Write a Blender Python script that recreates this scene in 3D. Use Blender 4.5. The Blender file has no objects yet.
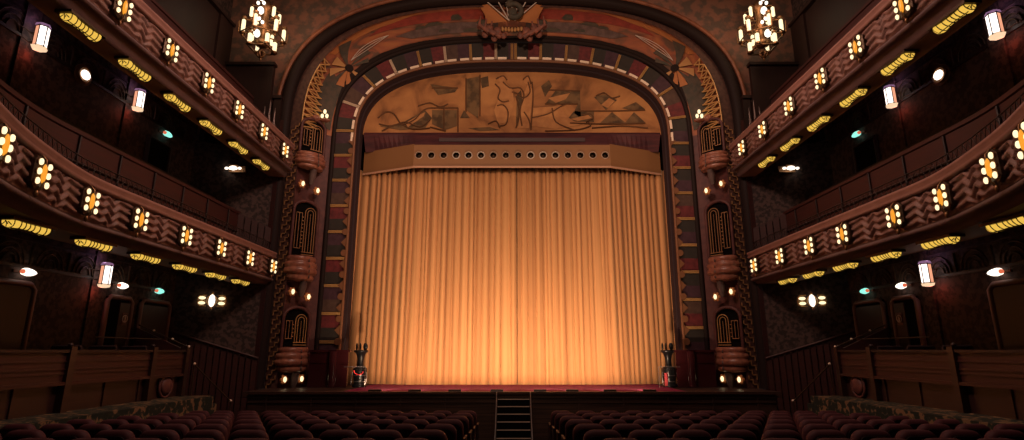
import bpy, math, random
from mathutils import Vector
R = random.Random(7)
PI = math.pi
scene = bpy.context.scene
COL = scene.collection
scene.view_settings.view_transform = 'Standard'
scene.view_settings.look = 'None'

# ------------------------------------------------------------------ materials
def mat(name, col, rough=0.6, metal=0.0, noise=0.0, nscale=6.0, col2=None, emit=0.0, ecol=None,
        bump=0.0, bscale=40.0, spec=0.4, stretch=(1, 1, 1), sheen=0.0):
    m = bpy.data.materials.new(name); m.use_nodes = True
    nt = m.node_tree; b = nt.nodes['Principled BSDF']
    b.inputs['Base Color'].default_value = (*col, 1)
    b.inputs['Roughness'].default_value = rough
    b.inputs['Metallic'].default_value = metal
    b.inputs['Specular IOR Level'].default_value = spec
    if sheen:
        b.inputs['Sheen Weight'].default_value = sheen
        b.inputs['Sheen Tint'].default_value = (*[min(1, c * 4) for c in col], 1)
    if emit:
        b.inputs['Emission Color'].default_value = (*(ecol or col), 1)
        b.inputs['Emission Strength'].default_value = emit
    tc = mp = None
    if noise or bump:
        tc = nt.nodes.new('ShaderNodeTexCoord'); mp = nt.nodes.new('ShaderNodeMapping')
        mp.inputs['Scale'].default_value = stretch
        nt.links.new(tc.outputs['Object'], mp.inputs['Vector'])
    if noise:
        n = nt.nodes.new('ShaderNodeTexNoise'); n.inputs['Scale'].default_value = nscale
        n.inputs['Detail'].default_value = 5
        nt.links.new(mp.outputs['Vector'], n.inputs['Vector'])
        r = nt.nodes.new('ShaderNodeValToRGB')
        c2 = col2 or tuple(c * 0.4 for c in col)
        r.color_ramp.elements[0].position = 0.5 - 0.28 / max(noise, .3) * .5
        r.color_ramp.elements[1].position = 0.5 + 0.28 / max(noise, .3) * .5
        r.color_ramp.elements[0].color = (*c2, 1); r.color_ramp.elements[1].color = (*col, 1)
        nt.links.new(n.outputs['Fac'], r.inputs['Fac']); nt.links.new(r.outputs['Color'], b.inputs['Base Color'])
    if bump:
        n2 = nt.nodes.new('ShaderNodeTexNoise'); n2.inputs['Scale'].default_value = bscale
        n2.inputs['Detail'].default_value = 3
        nt.links.new(mp.outputs['Vector'], n2.inputs['Vector'])
        bp = nt.nodes.new('ShaderNodeBump'); bp.inputs['Strength'].default_value = bump
        bp.inputs['Distance'].default_value = 0.05
        nt.links.new(n2.outputs['Fac'], bp.inputs['Height']); nt.links.new(bp.outputs['Normal'], b.inputs['Normal'])
    return m

M = {}
M['wood'] = mat('dark_mahogany', (0.033, 0.0125, 0.0092), .42, noise=1, nscale=3, col2=(.024, .009, .008), stretch=(1, .3, 9))
M['wood_dim'] = mat('dim_mahogany', (0.0238, 0.0092, 0.0073), .5, noise=1, nscale=3, col2=(.018, .008, .007), stretch=(5, 5, .4))
M['wood_red'] = mat('red_mahogany', (.05, .011, .009), .5, noise=1, nscale=3, col2=(.035, .011, .009), stretch=(1, .4, 6))
M['wallpaper'] = mat('patterned_wallpaper', (.075, .043, .036), .8, noise=2.6, nscale=9, col2=(.024, .014, .012))
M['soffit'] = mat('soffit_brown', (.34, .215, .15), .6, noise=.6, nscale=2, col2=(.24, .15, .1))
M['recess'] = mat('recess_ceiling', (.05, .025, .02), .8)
M['fascia'] = mat('fascia_rose_plaster', (.24, .118, .09), .55, noise=.7, nscale=7, col2=(.14, .065, .05), bump=.2, bscale=30)
M['cap'] = mat('rail_cap', (.3, .15, .115), .45, noise=.5, nscale=5, col2=(.22, .1, .08))
M['roll'] = mat('purple_moulding', (.15, .085, .08), .5, noise=.5, nscale=3, col2=(.09, .05, .05))
M['lattice'] = mat('dark_iron', (.03, .022, .02), .5, metal=.6)
M['bronze'] = mat('bronze', (.22, .11, .05), .4, metal=.7)
M['bronze_dk'] = mat('dark_bronze', (.06, .035, .02), .45, metal=.6)
M['bulb'] = mat('warm_white_glass', (.3, .25, .18), .3, emit=1.55, ecol=(1, .78, .44))
M['bulb_hot'] = mat('white_glass', (.3, .28, .25), .3, emit=2.2, ecol=(1, .86, .70))
M['bulb_rim'] = mat('orange_glass_rim', (.9, .45, .15), .3, emit=.9, ecol=(1, .38, .1))
M['amber'] = mat('amber_glass', (.15, .06, .01), .3, emit=.92, ecol=(1, .37, .03))
M['yellow'] = mat('yellow_glass', (.15, .1, .02), .3, emit=.86, ecol=(1, .60, .09))
M['lantern'] = mat('white_lantern_glass', (.3, .28, .27), .3, emit=2.4, ecol=(1, .85, .76))
M['lantern_red'] = mat('orange_lantern_glass', (.3, .08, .05), .3, emit=.75, ecol=(1, .2, .09))
M['lantern_side'] = mat('peach_lantern_glass', (.3, .15, .1), .3, emit=.95, ecol=(1, .42, .24))
M['lantern_base'] = mat('cream_lantern_glass', (.3, .25, .2), .3, emit=1.0, ecol=(1, .68, .42))
M['lantern_violet'] = mat('violet_lantern_glass', (.5, .3, .5), .3, emit=.35, ecol=(.6, .3, .55))
M['green_glass'] = mat('green_glass', (.1, .25, .2), .3, emit=1.1, ecol=(.32, .95, .78))
M['walltop'] = mat('painted_spandrel', (.26, .12, .085), .8, noise=2.4, nscale=3.2, col2=(.13, .085, .068), bump=.3, bscale=9)
M['gold'] = mat('gold_leaf', (.65, .37, .14), .4, metal=.2)
M['gold_dim'] = mat('dim_gold', (.42, .215, .09), .5, metal=.1)
M['leg_gold'] = mat('leg_gold', (.30, .15, .065), .5)
M['bright'] = mat('pale_gilding', (.85, .66, .5), .4)
M['strip_base'] = mat('strip_base', (.10, .042, .03), .6, noise=1, nscale=8, col2=(.05, .02, .016))
M['mould'] = mat('black_brown_moulding', (.022, .013, .012), .6, spec=.12)
M['rim'] = mat('rust_rim', (.34, .12, .06), .5, noise=.8, nscale=5, col2=(.2, .07, .04))
M['niche_wall'] = mat('plum_panel', (.13, .042, .036), .55, noise=.8, nscale=6, col2=(.075, .024, .024))
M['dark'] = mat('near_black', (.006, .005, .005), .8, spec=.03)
M['tray'] = mat('rose_tray', (.42, .165, .10), .28, noise=.7, nscale=8, col2=(.2, .07, .05))
M['t_maroon'] = mat('tile_maroon', (.19, .03, .034), .6, noise=.8, nscale=6, col2=(.1, .018, .022))
M['t_green'] = mat('tile_green_black', (.04, .03, .026), .6, noise=.8, nscale=6, col2=(.03, .025, .022))
M['t_purple'] = mat('tile_purple', (.08, .034, .05), .6, noise=.8, nscale=6, col2=(.05, .02, .03))
M['t_brown'] = mat('tile_brown', (.11, .06, .045), .6, noise=.8, nscale=6, col2=(.07, .035, .028))
M['band_edge'] = mat('band_edge', (.22, .09, .042), .5)
M['reveal'] = mat('slate_reveal', (.04, .024, .027), .6, spec=.1)
M['ledge'] = mat('plum_ledge', (.12, .035, .04), .5, noise=1, nscale=3, col2=(.06, .022, .03), stretch=(.4, 1, 3))
M['ledge2'] = mat('grey_plum_stripe', (.08, .045, .05), .5)
M['valance'] = mat('tan_board', (.35, .165, .068), .55, noise=.5, nscale=60, col2=(.29, .135, .055))
M['lip'] = mat('pink_lip', (.6, .33, .22), .5)
M['chrome'] = mat('pale_ring', (.62, .5, .42), .4)
M['ring'] = mat('dull_ring', (.44, .3, .22), .4)
M['velvet'] = mat('burgundy_velvet', (.06, .009, .015), .75, sheen=.15, noise=.4, nscale=20, col2=(.045, .007, .011))
M['velvet_dk'] = mat('dark_seat_back', (.02, .007, .008), .7)
M['seat_frame'] = mat('seat_frame', (.03, .009, .01), .55)
M['red_carpet'] = mat('crimson_carpet', (.24, .008, .065), .9, bump=.3, bscale=80)
M['stage_wood'] = mat('stage_front_wood', (.07, .034, .025), .45, noise=1, nscale=3, col2=(.03, .015, .012), stretch=(.3, 1, 9))
M['lacquer'] = mat('burgundy_lacquer', (.05, .01, .013), .14, spec=.7)
M['black'] = mat('black_metal', (.012, .012, .014), .3, metal=.3)
M['steel'] = mat('steel', (.35, .33, .34), .3, metal=.9)
M['nosing'] = mat('pale_nosing', (.55, .42, .36), .5)
M['redcable'] = mat('red_cable', (.8, .06, .07), .4)
M['pinkred'] = mat('red_panel', (.65, .09, .11), .4)
M['spike'] = mat('pale_spike', (.30, .22, .20), .35, metal=.4)
M['frame'] = mat('door_frame_wood', (.17, .08, .065), .5)
M['floor'] = mat('dark_floor', (.025, .012, .012), .8)

# patterned carpet
def carpet():
    m = mat('patterned_carpet', (.02, .022, .014), .95)
    nt = m.node_tree; b = nt.nodes['Principled BSDF']
    tc = nt.nodes.new('ShaderNodeTexCoord')
    v = nt.nodes.new('ShaderNodeTexVoronoi'); v.inputs['Scale'].default_value = 6.5
    n = nt.nodes.new('ShaderNodeTexNoise'); n.inputs['Scale'].default_value = 14; n.inputs['Detail'].default_value = 4
    mx = nt.nodes.new('ShaderNodeMath'); mx.operation = 'MULTIPLY'
    r = nt.nodes.new('ShaderNodeValToRGB')
    r.color_ramp.elements[0].position = .2; r.color_ramp.elements[0].color = (.01, .013, .008, 1)
    r.color_ramp.elements[1].position = .36; r.color_ramp.elements[1].color = (.18, .10, .048, 1)
    e = r.color_ramp.elements.new(.29); e.color = (.02, .024, .014, 1)
    nt.links.new(tc.outputs['Object'], v.inputs['Vector']); nt.links.new(tc.outputs['Object'], n.inputs['Vector'])
    nt.links.new(v.outputs['Distance'], mx.inputs[0]); nt.links.new(n.outputs['Fac'], mx.inputs[1])
    nt.links.new(mx.outputs[0], r.inputs['Fac']); nt.links.new(r.outputs['Color'], b.inputs['Base Color'])
    return m
M['carpet'] = carpet()

def curtain_mat():
    m = mat('gold_cloth', (.80, .44, .20), .75, sheen=.2)
    nt = m.node_tree; b = nt.nodes['Principled BSDF']
    tc = nt.nodes.new('ShaderNodeTexCoord'); mp = nt.nodes.new('ShaderNodeMapping')
    mp.inputs['Scale'].default_value = (4.2, .6, .012)
    n = nt.nodes.new('ShaderNodeTexNoise'); n.inputs['Scale'].default_value = 2.2; n.inputs['Detail'].default_value = 2
    r = nt.nodes.new('ShaderNodeValToRGB')
    r.color_ramp.elements[0].position = .3; r.color_ramp.elements[0].color = (.40, .178, .068, 1)
    r.color_ramp.elements[1].position = .62; r.color_ramp.elements[1].color = (.61, .30, .122, 1)
    nt.links.new(tc.outputs['Object'], mp.inputs['Vector']); nt.links.new(mp.outputs['Vector'], n.inputs['Vector'])
    nt.links.new(n.outputs['Fac'], r.inputs['Fac']); nt.links.new(r.outputs['Color'], b.inputs['Base Color'])
    w = nt.nodes.new('ShaderNodeTexWave'); w.inputs['Scale'].default_value = 90; w.bands_direction = 'Z'
    nt.links.new(tc.outputs['Object'], w.inputs['Vector'])
    bp = nt.nodes.new('ShaderNodeBump'); bp.inputs['Strength'].default_value = .08; bp.inputs['Distance'].default_value = .01
    nt.links.new(w.outputs['Fac'], bp.inputs['Height']); nt.links.new(bp.outputs['Normal'], b.inputs['Normal'])
    return m
M['curtain'] = curtain_mat()

def mural_mat():
    m = mat('ochre_mural_ground', (.42, .19, .07), .7)
    nt = m.node_tree; b = nt.nodes['Principled BSDF']
    tc = nt.nodes.new('ShaderNodeTexCoord')
    n = nt.nodes.new('ShaderNodeTexNoise'); n.inputs['Scale'].default_value = .9; n.inputs['Detail'].default_value = 6
    n.inputs['Distortion'].default_value = .8
    r = nt.nodes.new('ShaderNodeValToRGB')
    r.color_ramp.elements[0].position = .34; r.color_ramp.elements[0].color = (.24, .10, .038, 1)
    r.color_ramp.elements[1].position = .64; r.color_ramp.elements[1].color = (.62, .285, .10, 1)
    e = r.color_ramp.elements.new(.46); e.color = (.47, .20, .072, 1)
    nt.links.new(tc.outputs['Object'], n.inputs['Vector'])
    nt.links.new(n.outputs['Fac'], r.inputs['Fac']); nt.links.new(r.outputs['Color'], b.inputs['Base Color'])
    return m
M['mural'] = mural_mat()
M['mural_dark'] = mat('mural_dark_wash', (.23, .13, .06), .8, noise=2, nscale=2.5, col2=(.11, .065, .034))
M['mural_line'] = mat('mural_line', (.15, .065, .028), .8)
M['mural_lite'] = mat('mural_light', (.66, .31, .115), .7, noise=.8, nscale=3, col2=(.48, .2, .075))

def cove_mat():
    m = mat('painted_cove', (.3, .1, .05), .6)
    nt = m.node_tree; b = nt.nodes['Principled BSDF']
    tc = nt.nodes.new('ShaderNodeTexCoord'); mp = nt.nodes.new('ShaderNodeMapping')
    mp.inputs['Scale'].default_value = (.35, 1.2, 1.0)
    n = nt.nodes.new('ShaderNodeTexNoise'); n.inputs['Scale'].default_value = 1.9; n.inputs['Detail'].default_value = 5
    n.inputs['Distortion'].default_value = 1.2
    r = nt.nodes.new('ShaderNodeValToRGB')
    r.color_ramp.elements[0].position = .36; r.color_ramp.elements[0].color = (.14, .075, .05, 1)
    r.color_ramp.elements[1].position = .64; r.color_ramp.elements[1].color = (.42, .15, .06, 1)
    e = r.color_ramp.elements.new(.5); e.color = (.34, .105, .055, 1)
    nt.links.new(tc.outputs['Object'], mp.inputs['Vector']); nt.links.new(mp.outputs['Vector'], n.inputs['Vector'])
    nt.links.new(n.outputs['Fac'], r.inputs['Fac']); nt.links.new(r.outputs['Color'], b.inputs['Base Color'])
    return m
M['cove'] = cove_mat()
M['c_dark'] = mat('cove_dark_teal', (.055, .052, .04), .7, noise=.9, nscale=5, col2=(.10, .07, .05))
M['c_red'] = mat('cove_red', (.38, .06, .04), .7, noise=.8, nscale=4, col2=(.24, .04, .03))
M['c_gold'] = mat('cove_ochre', (.50, .26, .10), .6)
M['c_orange'] = mat('cove_orange', (.46, .17, .055), .6)
M['c_grey'] = mat('cove_grey', (.16, .10, .09), .7, noise=1, nscale=5, col2=(.10, .06, .055))
M['boss_red'] = mat('boss_rust', (.34, .12, .08), .6, noise=.9, nscale=8, col2=(.16, .07, .06))
M['c_pale'] = mat('cove_pale_line', (.62, .52, .46), .5)

# ------------------------------------------------------------------ mesh builder
class MB:
    def __init__(s): s.v = []; s.f = []; s.m = []; s.mi = 0; s.sm = []; s.smooth = False
    def add(s, vs, fs, smooth=None):
        o = len(s.v); s.v += [tuple(p) for p in vs]
        sm = s.smooth if smooth is None else smooth
        for f in fs: s.f.append([i + o for i in f]); s.m.append(s.mi); s.sm.append(sm)
    def box(s, x0, x1, y0, y1, z0, z1, bev=0):
        x0, x1 = min(x0, x1), max(x0, x1); y0, y1 = min(y0, y1), max(y0, y1)
        s.add([(x0,y0,z0),(x1,y0,z0),(x1,y1,z0),(x0,y1,z0),(x0,y0,z1),(x1,y0,z1),(x1,y1,z1),(x0,y1,z1)],
              [(3,2,1,0),(4,5,6,7),(0,1,5,4),(1,2,6,5),(2,3,7,6),(3,0,4,7)], False)
    def quad(s, *p): s.add(p, [tuple(range(len(p)))], False)
    def tube(s, pts, r, n=6, caps=True):
        pts = [Vector(p) for p in pts]; rings = []
        rr = r if isinstance(r, (list, tuple)) else [r] * len(pts)
        up = None
        for i, p in enumerate(pts):
            d = (pts[min(i+1, len(pts)-1)] - pts[max(i-1, 0)]).normalized()
            if up is None:
                up = Vector((0,0,1)) if abs(d.z) < .9 else Vector((1,0,0))
            a = d.cross(up); a = a.normalized() if a.length > 1e-6 else Vector((1,0,0))
            b = a.cross(d).normalized(); up = b
            rings.append([p + (a * math.cos(2*PI*k/n) + b * math.sin(2*PI*k/n)) * rr[i] for k in range(n)])
        s.loft(rings, True, caps)
    def loft(s, rings, closed=True, caps=True, smooth=True):
        n = len(rings[0]); vs = [q for r in rings for q in r]; fs = []
        for i in range(len(rings)-1):
            for k in range(n if closed else n-1):
                a = i*n+k; b = i*n+(k+1) % n
                fs.append((a, b, b+n, a+n))
        s.add(vs, fs, smooth)
        if caps and closed:
            s.add(rings[0], [tuple(reversed(range(n)))], False); s.add(rings[-1], [tuple(range(n))], False)
    def lathe(s, prof, c=(0,0,0), n=16, a0=0, a1=2*PI, sx=1, sy=1):
        full = abs(a1-a0-2*PI) < 1e-6; k = n if full else n+1
        rings = []
        for (r, z) in prof:
            r = max(r, 1e-4)
            rings.append([(c[0]+sx*r*math.cos(a0+(a1-a0)*i/n), c[1]+sy*r*math.sin(a0+(a1-a0)*i/n), c[2]+z) for i in range(k)])
        s.loft(rings, full, full)
    def ell(s, c, rx, ry, rz, n=10, m=6):
        rings = []
        for j in range(m+1):
            t = -PI/2 + PI*j/m; cr = max(math.cos(t), 1e-3)
            rings.append([(c[0]+rx*cr*math.cos(2*PI*i/n), c[1]+ry*cr*math.sin(2*PI*i/n), c[2]+rz*math.sin(t)) for i in range(n)])
        s.loft(rings, True, False)
    def cyl(s, c, r, h, n=12, ax='z'):
        ring = []
        for e in (-h/2, h/2):
            q = []
            for i in range(n):
                a = 2*PI*i/n; u, w = r*math.cos(a), r*math.sin(a)
                q.append((c[0]+u, c[1]+w, c[2]+e) if ax == 'z' else (c[0]+w, c[1]+e, c[2]+u) if ax == 'y' else (c[0]+e, c[1]+u, c[2]+w))
            ring.append(q)
        s.loft(ring, True, True)
    def ringtorus(s, c, R0, r, ax='y', n=16, k=6, a0=0, a1=2*PI):
        pts = []
        full = abs(a1-a0-2*PI) < 1e-6
        for i in range(n if full else n+1):
            a = a0+(a1-a0)*i/n; u, w = R0*math.cos(a), R0*math.sin(a)
            ring = []
            for j in range(k):
                b = 2*PI*j/k; rr = R0+r*math.cos(b); e = r*math.sin(b)
                u, w = rr*math.cos(a), rr*math.sin(a)
                ring.append((c[0]+u, c[1]+e, c[2]+w) if ax == 'y' else (c[0]+u, c[1]+w, c[2]+e) if ax == 'z' else (c[0]+e, c[1]+u, c[2]+w))
            pts.append(ring)
        if full: pts.append(pts[0])
        s.loft(pts, True, False)
    def flip(s):
        s.v = [(-x, y, z) for x, y, z in s.v]; s.f = [list(reversed(f)) for f in s.f]; return s
    def build(s, name, mats, parent=None, world=True):
        me = bpy.data.meshes.new(name)
        off = parent_loc(parent) if (parent is not None and world) else (0, 0, 0)
        me.from_pydata([(x-off[0], y-off[1], z-off[2]) for x, y, z in s.v], [], s.f)
        if not isinstance(mats, (list, tuple)): mats = [mats]
        for q in mats: me.materials.append(q)
        for p, mi, sm in zip(me.polygons, s.m, s.sm): p.material_index = mi; p.use_smooth = sm
        me.update()
        import bmesh
        bm = bmesh.new(); bm.from_mesh(me); bmesh.ops.recalc_face_normals(bm, faces=bm.faces); bm.to_mesh(me); bm.free()
        o = bpy.data.objects.new(name, me); COL.objects.link(o)
        if parent is not None: o.parent = parent
        return o

def parent_loc(p):
    x, y, z = p.location
    if p.parent is not None:
        a = parent_loc(p.parent); x += a[0]; y += a[1]; z += a[2]
    return (x, y, z)
def tag(o, label, cat, group=None):
    o['label'] = label; o['category'] = cat
    if group: o['group'] = group
    return o
def thing(name, label, cat, loc=(0,0,0), rz=0, group=None):
    o = bpy.data.objects.new(name, None); COL.objects.link(o); o.location = loc; o.rotation_euler = (0, 0, rz)
    o.empty_display_size = .2
    return tag(o, label, cat, group)
def struct(o): o['kind'] = 'structure'; return o
def dup(root, loc, rz, label, group=None):
    r = root.copy(); COL.objects.link(r); r.location = loc; r.rotation_euler = (0, 0, rz); r['label'] = label
    if group: r['group'] = group
    for ch in list(root.children):
        c = ch.copy(); COL.objects.link(c); c.parent = r
        for g in ch.children:
            d = g.copy(); COL.objects.link(d); d.parent = c
    return r
ORD = ['first', 'second', 'third', 'fourth', 'fifth', 'sixth', 'seventh', 'eighth', 'ninth', 'tenth', 'eleventh', 'twelfth', 'thirteenth', 'fourteenth']
SIDES = ((-1, 'left'), (1, 'right'))

# ------------------------------------------------------------------ camera
H = 2.35
cam = bpy.data.cameras.new('camera'); co = bpy.data.objects.new('camera', cam); COL.objects.link(co)
co.location = (0, 0, H); co.rotation_euler = (math.radians(90 + 13.4), 0, 0)
cam.sensor_width = 36; cam.lens = 547 / 1024 * 36; cam.clip_end = 200
scene.camera = co

# ------------------------------------------------------------------ arch curves
ZS = 9.65
def arch(a, b, y, z0=1.25, n=2.7, zs=ZS, legs=14, steps=64, part=None):
    """list of points, left foot -> top -> right foot"""
    pts = []
    for i in range(legs): pts.append((-a, y, z0 + (zs - z0) * i / legs))
    for i in range(steps + 1):
        ph = PI * i / steps
        # even-ish spacing of a superellipse: polar angle
        c, s_ = math.cos(ph), math.sin(ph)
        k = (abs(c) ** n + abs(s_) ** n) ** (-1 / n)
        pts.append((-a * c * k, y, zs + b * s_ * k))
    for i in range(legs): pts.append((a, y, zs - (zs - z0) * (i + 1) / legs))
    return pts
def strip(mb, A, B, i0=0, i1=None):
    i1 = len(A) - 1 if i1 is None else i1
    mb.loft([[A[i], B[i]] for i in range(i0, i1 + 1)], False, False)
def lerp(p, q, t): return tuple(a + (b - a) * t for a, b in zip(p, q))

A_out = arch(7.05, 4.5, 17.0)     # outer lip of the cove
A_in = arch(6.26, 3.76, 18.0)       # inner lip of the cove
B_out = arch(6.2, 3.7, 18.0)
B_in = arch(5.52, 2.93, 18.0)
G_out = arch(7.38, 4.62, 17.0)

# ------------------------------------------------------------------ proscenium arch (thing)
pro = thing('proscenium_arch', 'tall painted proscenium arch around the tan stage curtain', 'arch', (0, 17.5, 1.25))
mb = MB(); mb.tube(arch(7.56, 4.72, 16.9), .2, 10); mb.build('outer_moulding', M['mould'], pro)
mb = MB(); mb.tube(arch(7.83, 4.97, 16.85, z0=9.2), .075, 8); mb.build('outer_rim', M['rim'], pro)
# cove (concave splay between the two lips)
def cove_pt(i, t):
    p = lerp(A_out[i], A_in[i], t)
    bul = .16 * math.sin(PI * t)
    # push outward from arch centre
    d = Vector((p[0], 0, max(p[2] - ZS, 0))); d = d.normalized() if d.length > 0 else Vector((0, 0, 0))
    return (p[0] + d.x * bul, p[1] + .1 * bul, p[2] + d.z * bul)
mb = MB(); mb.loft([[cove_pt(i, t / 8) for t in range(9)] for i in range(14, 79)], False, False); mb.build('painted_cove', M['cove'], pro)
for r0, r1 in ((0, 15), (78, 93)):
    mb = MB(); mb.loft([[cove_pt(i, t / 8) for t in range(9)] for i in range(r0, r1)], False, False); mb.build('splayed_side_panel', M['niche_wall'], pro)
mb = MB(); mb.tube([(p[0], p[1] - .02, p[2]) for p in arch(6.25, 3.76, 18.0)], .08, 8); mb.build('inner_moulding', M['mould'], pro)
# gold lattice strip
mb = MB(); strip(mb, G_out, arch(7.02, 4.47, 17.0)); mb.build('side_strip', M['strip_base'], pro)
for sgn, sn in SIDES:
    mb = MB(); mb.mi = 1
    z = 1.35
    k = 0
    while z < 9.6:
        yb = 16.985
        xa, xb = -7.33, -7.06
        st = .27
        mb.box(xa, xa + .16, yb - .03, yb, z, z + .035)
        mb.box(xa + .13, xa + .16, yb - .03, yb, z, z + .14)
        mb.box(xa + .13, xb, yb - .03, yb, z + .13, z + .165)
        mb.box(xb - .03, xb, yb - .03, yb, z + .13, z + st)
        mb.box(xa, xa + .03, yb - .03, yb, z - .12, z + .03)
        z += st
    # web of gold lines running into the arch
    idx = range(14, 25); mb.mi = 0
    for i in idx:
        w = .02
        p, q = cove_pt(i, .02), cove_pt(i + 1, .8 - .05 * (i - 14))
        r_ = cove_pt(i + 1, .02)
        for (u, v_) in ((p, q), (q, r_), (cove_pt(i, .8 - .05 * (i - 14)), r_)):
            mb.tube([(u[0] + .05, u[1] - .06, u[2] - .05), (v_[0] + .05, v_[1] - .06, v_[2] - .05)], .026, 4)
    for t in (.02,):
        mb.tube([(lambda c: (c[0] + .05, c[1] - .06, c[2] - .05))(cove_pt(i, t)) for i in range(14, 25)], .026, 4)
    if sgn > 0: mb.flip()
    mb.build('gold_lattice', [M['gold'], M['leg_gold']], pro)

# tile band
BM = [M['t_maroon'], M['t_green'], M['t_purple'], M['t_brown'], M['gold'], M['bright'], M['band_edge']]
def resample(A, n):
    L = [0]
    for i in range(1, len(A)): L.append(L[-1] + (Vector(A[i]) - Vector(A[i-1])).length)
    out = []; j = 0
    for k in range(n + 1):
        t = L[-1] * k / n
        while j < len(L) - 2 and L[j+1] < t: j += 1
        u = (t - L[j]) / max(L[j+1] - L[j], 1e-9); out.append(lerp(A[j], A[j+1], min(max(u, 0), 1)))
    return out
NB = 480
# matched parametrisation: resample inner by length and shoot outward by normal index
Bi = resample(B_in, NB)
def outward(i, d, A=Bi):
    p = Vector(A[max(i-1, 0)]); q = Vector(A[min(i+1, len(A)-1)]); t = (q - p).normalized()
    nrm = Vector((-t.z, 0, t.x))
    c = Vector(A[i]) + nrm * d
    return (c.x, c.y, c.z)
mb = MB()
seq = []
i = 0; k = 0
cols = [0, 1, 2, 1, 0, 3, 2, 1]
half = NB // 2
while i < half:
    w = 7
    seq.append((i, min(i + w, half), cols[k % len(cols)], k)); i += w; k += 1
full = seq + [(NB - b, NB - a, c, k) for (a, b, c, k) in reversed(seq)]
for a, b, c, k in full:
    mb.mi = c
    mb.loft([[outward(i, .06), outward(i, .73)] for i in range(a, b + 1)], False, False)
for a, b, c, k in full:
    top = 9.3 < Bi[(a + b) // 2][2]
    # dividers: pairs of slim rods
    for side in (a, b):
        if k % 2 == 0 and a < half or k % 2 == 1 and a >= half:
            if (side == b) == (a < half):
                for dx in (-.6, 0, .6):
                    ii = side
                    p0, p1 = outward(ii, .05), outward(ii, .69)
                    ti = Vector(Bi[min(ii+1, NB)]) - Vector(Bi[max(ii-1, 0)]); ti.normalize()
                    o = ti * dx * .055
                    mb.mi = 5 if (k % 4 == 0 and top) else 4
                    mb.tube([(p0[0]+o.x, 17.97, p0[2]+o.z), (p1[0]+o.x, 17.97, p1[2]+o.z)], .013, 4)
    if top:
        mb.mi = 5; m_ = (a + b) // 2
        mb.loft([[(lambda c: (c[0], 17.96, c[2]))(outward(i, .03)), (lambda c: (c[0], 17.93, c[2]))(outward(i, .12))] for i in range(a + 1, b)], False, False)
mb.build('tile_band', BM, pro)
mb = MB(); mb.tube([(p[0], 17.98, p[2]) for p in B_in], .05, 6)
# scallops down the inner edge of the legs
for sgn in (-1, 1):
    z = 1.9; j = 0
    while z < 9.5:
        if j % 2 == 0: mb.cyl((sgn * 5.59, 17.955, z), .11, .03, 14, 'y')
        else:
            mb.add([(sgn*5.52, 17.95, z-.2), (sgn*5.52, 17.95, z+.2), (sgn*5.72, 17.95, z)], [(0, 1, 2)], False)
        z += .36; j += 1
mb.build('scalloped_edge', M['band_edge'], pro)
mb = MB(); strip(mb, arch(5.5, 2.89, 18.0), arch(5.42, 2.81, 18.62)); strip(mb, arch(5.42, 2.81, 18.62), arch(5.75, 2.81, 19.6))
mb.tube([(p[0], 18.3, p[2]) for p in arch(5.46, 2.85, 18.3)], .05, 6)
mb.build('dark_reveal', M['reveal'], pro)

# cove paintings: polygons in (index, t) cove space, laid just over the surface
def cove_uv(iu, t, lift=.03):
    i = int(math.floor(iu)); i = max(0, min(i, len(A_out) - 2)); fr = iu - i
    p = lerp(cove_pt(i, t), cove_pt(i + 1, t), fr)
    d = Vector((p[0], 0, max(p[2] - ZS, 0))).normalized()
    return (p[0] - d.x * lift, p[1] - lift * .6, p[2] - d.z * lift)
def poly_uv(mb, pts, lift=.03, sub=4):
    # fan with subdivided triangles so the shape follows the curve
    cu = sum(p[0] for p in pts) / len(pts); ct = sum(p[1] for p in pts) / len(pts)
    for k in range(len(pts)):
        a, b = pts[k], pts[(k + 1) % len(pts)]
        rows = []
        for r_ in range(sub + 1):
            f = r_ / sub
            rows.append([cove_uv(cu + (a[0] + (b[0]-a[0])*s/sub - cu) * f, ct + (a[1] + (b[1]-a[1])*s/sub - ct) * f, lift) for s in range(sub + 1)])
        mb.loft(rows, False, False)
def uvcircle(c, ru, rt, n=12): return [(c[0] + ru * math.cos(2*PI*k/n), c[1] + rt * math.sin(2*PI*k/n)) for k in range(n)]
CM = [M['c_dark'], M['c_red'], M['c_gold'], M['c_orange'], M['c_grey'], M['c_pale'], M['mould']]
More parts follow.
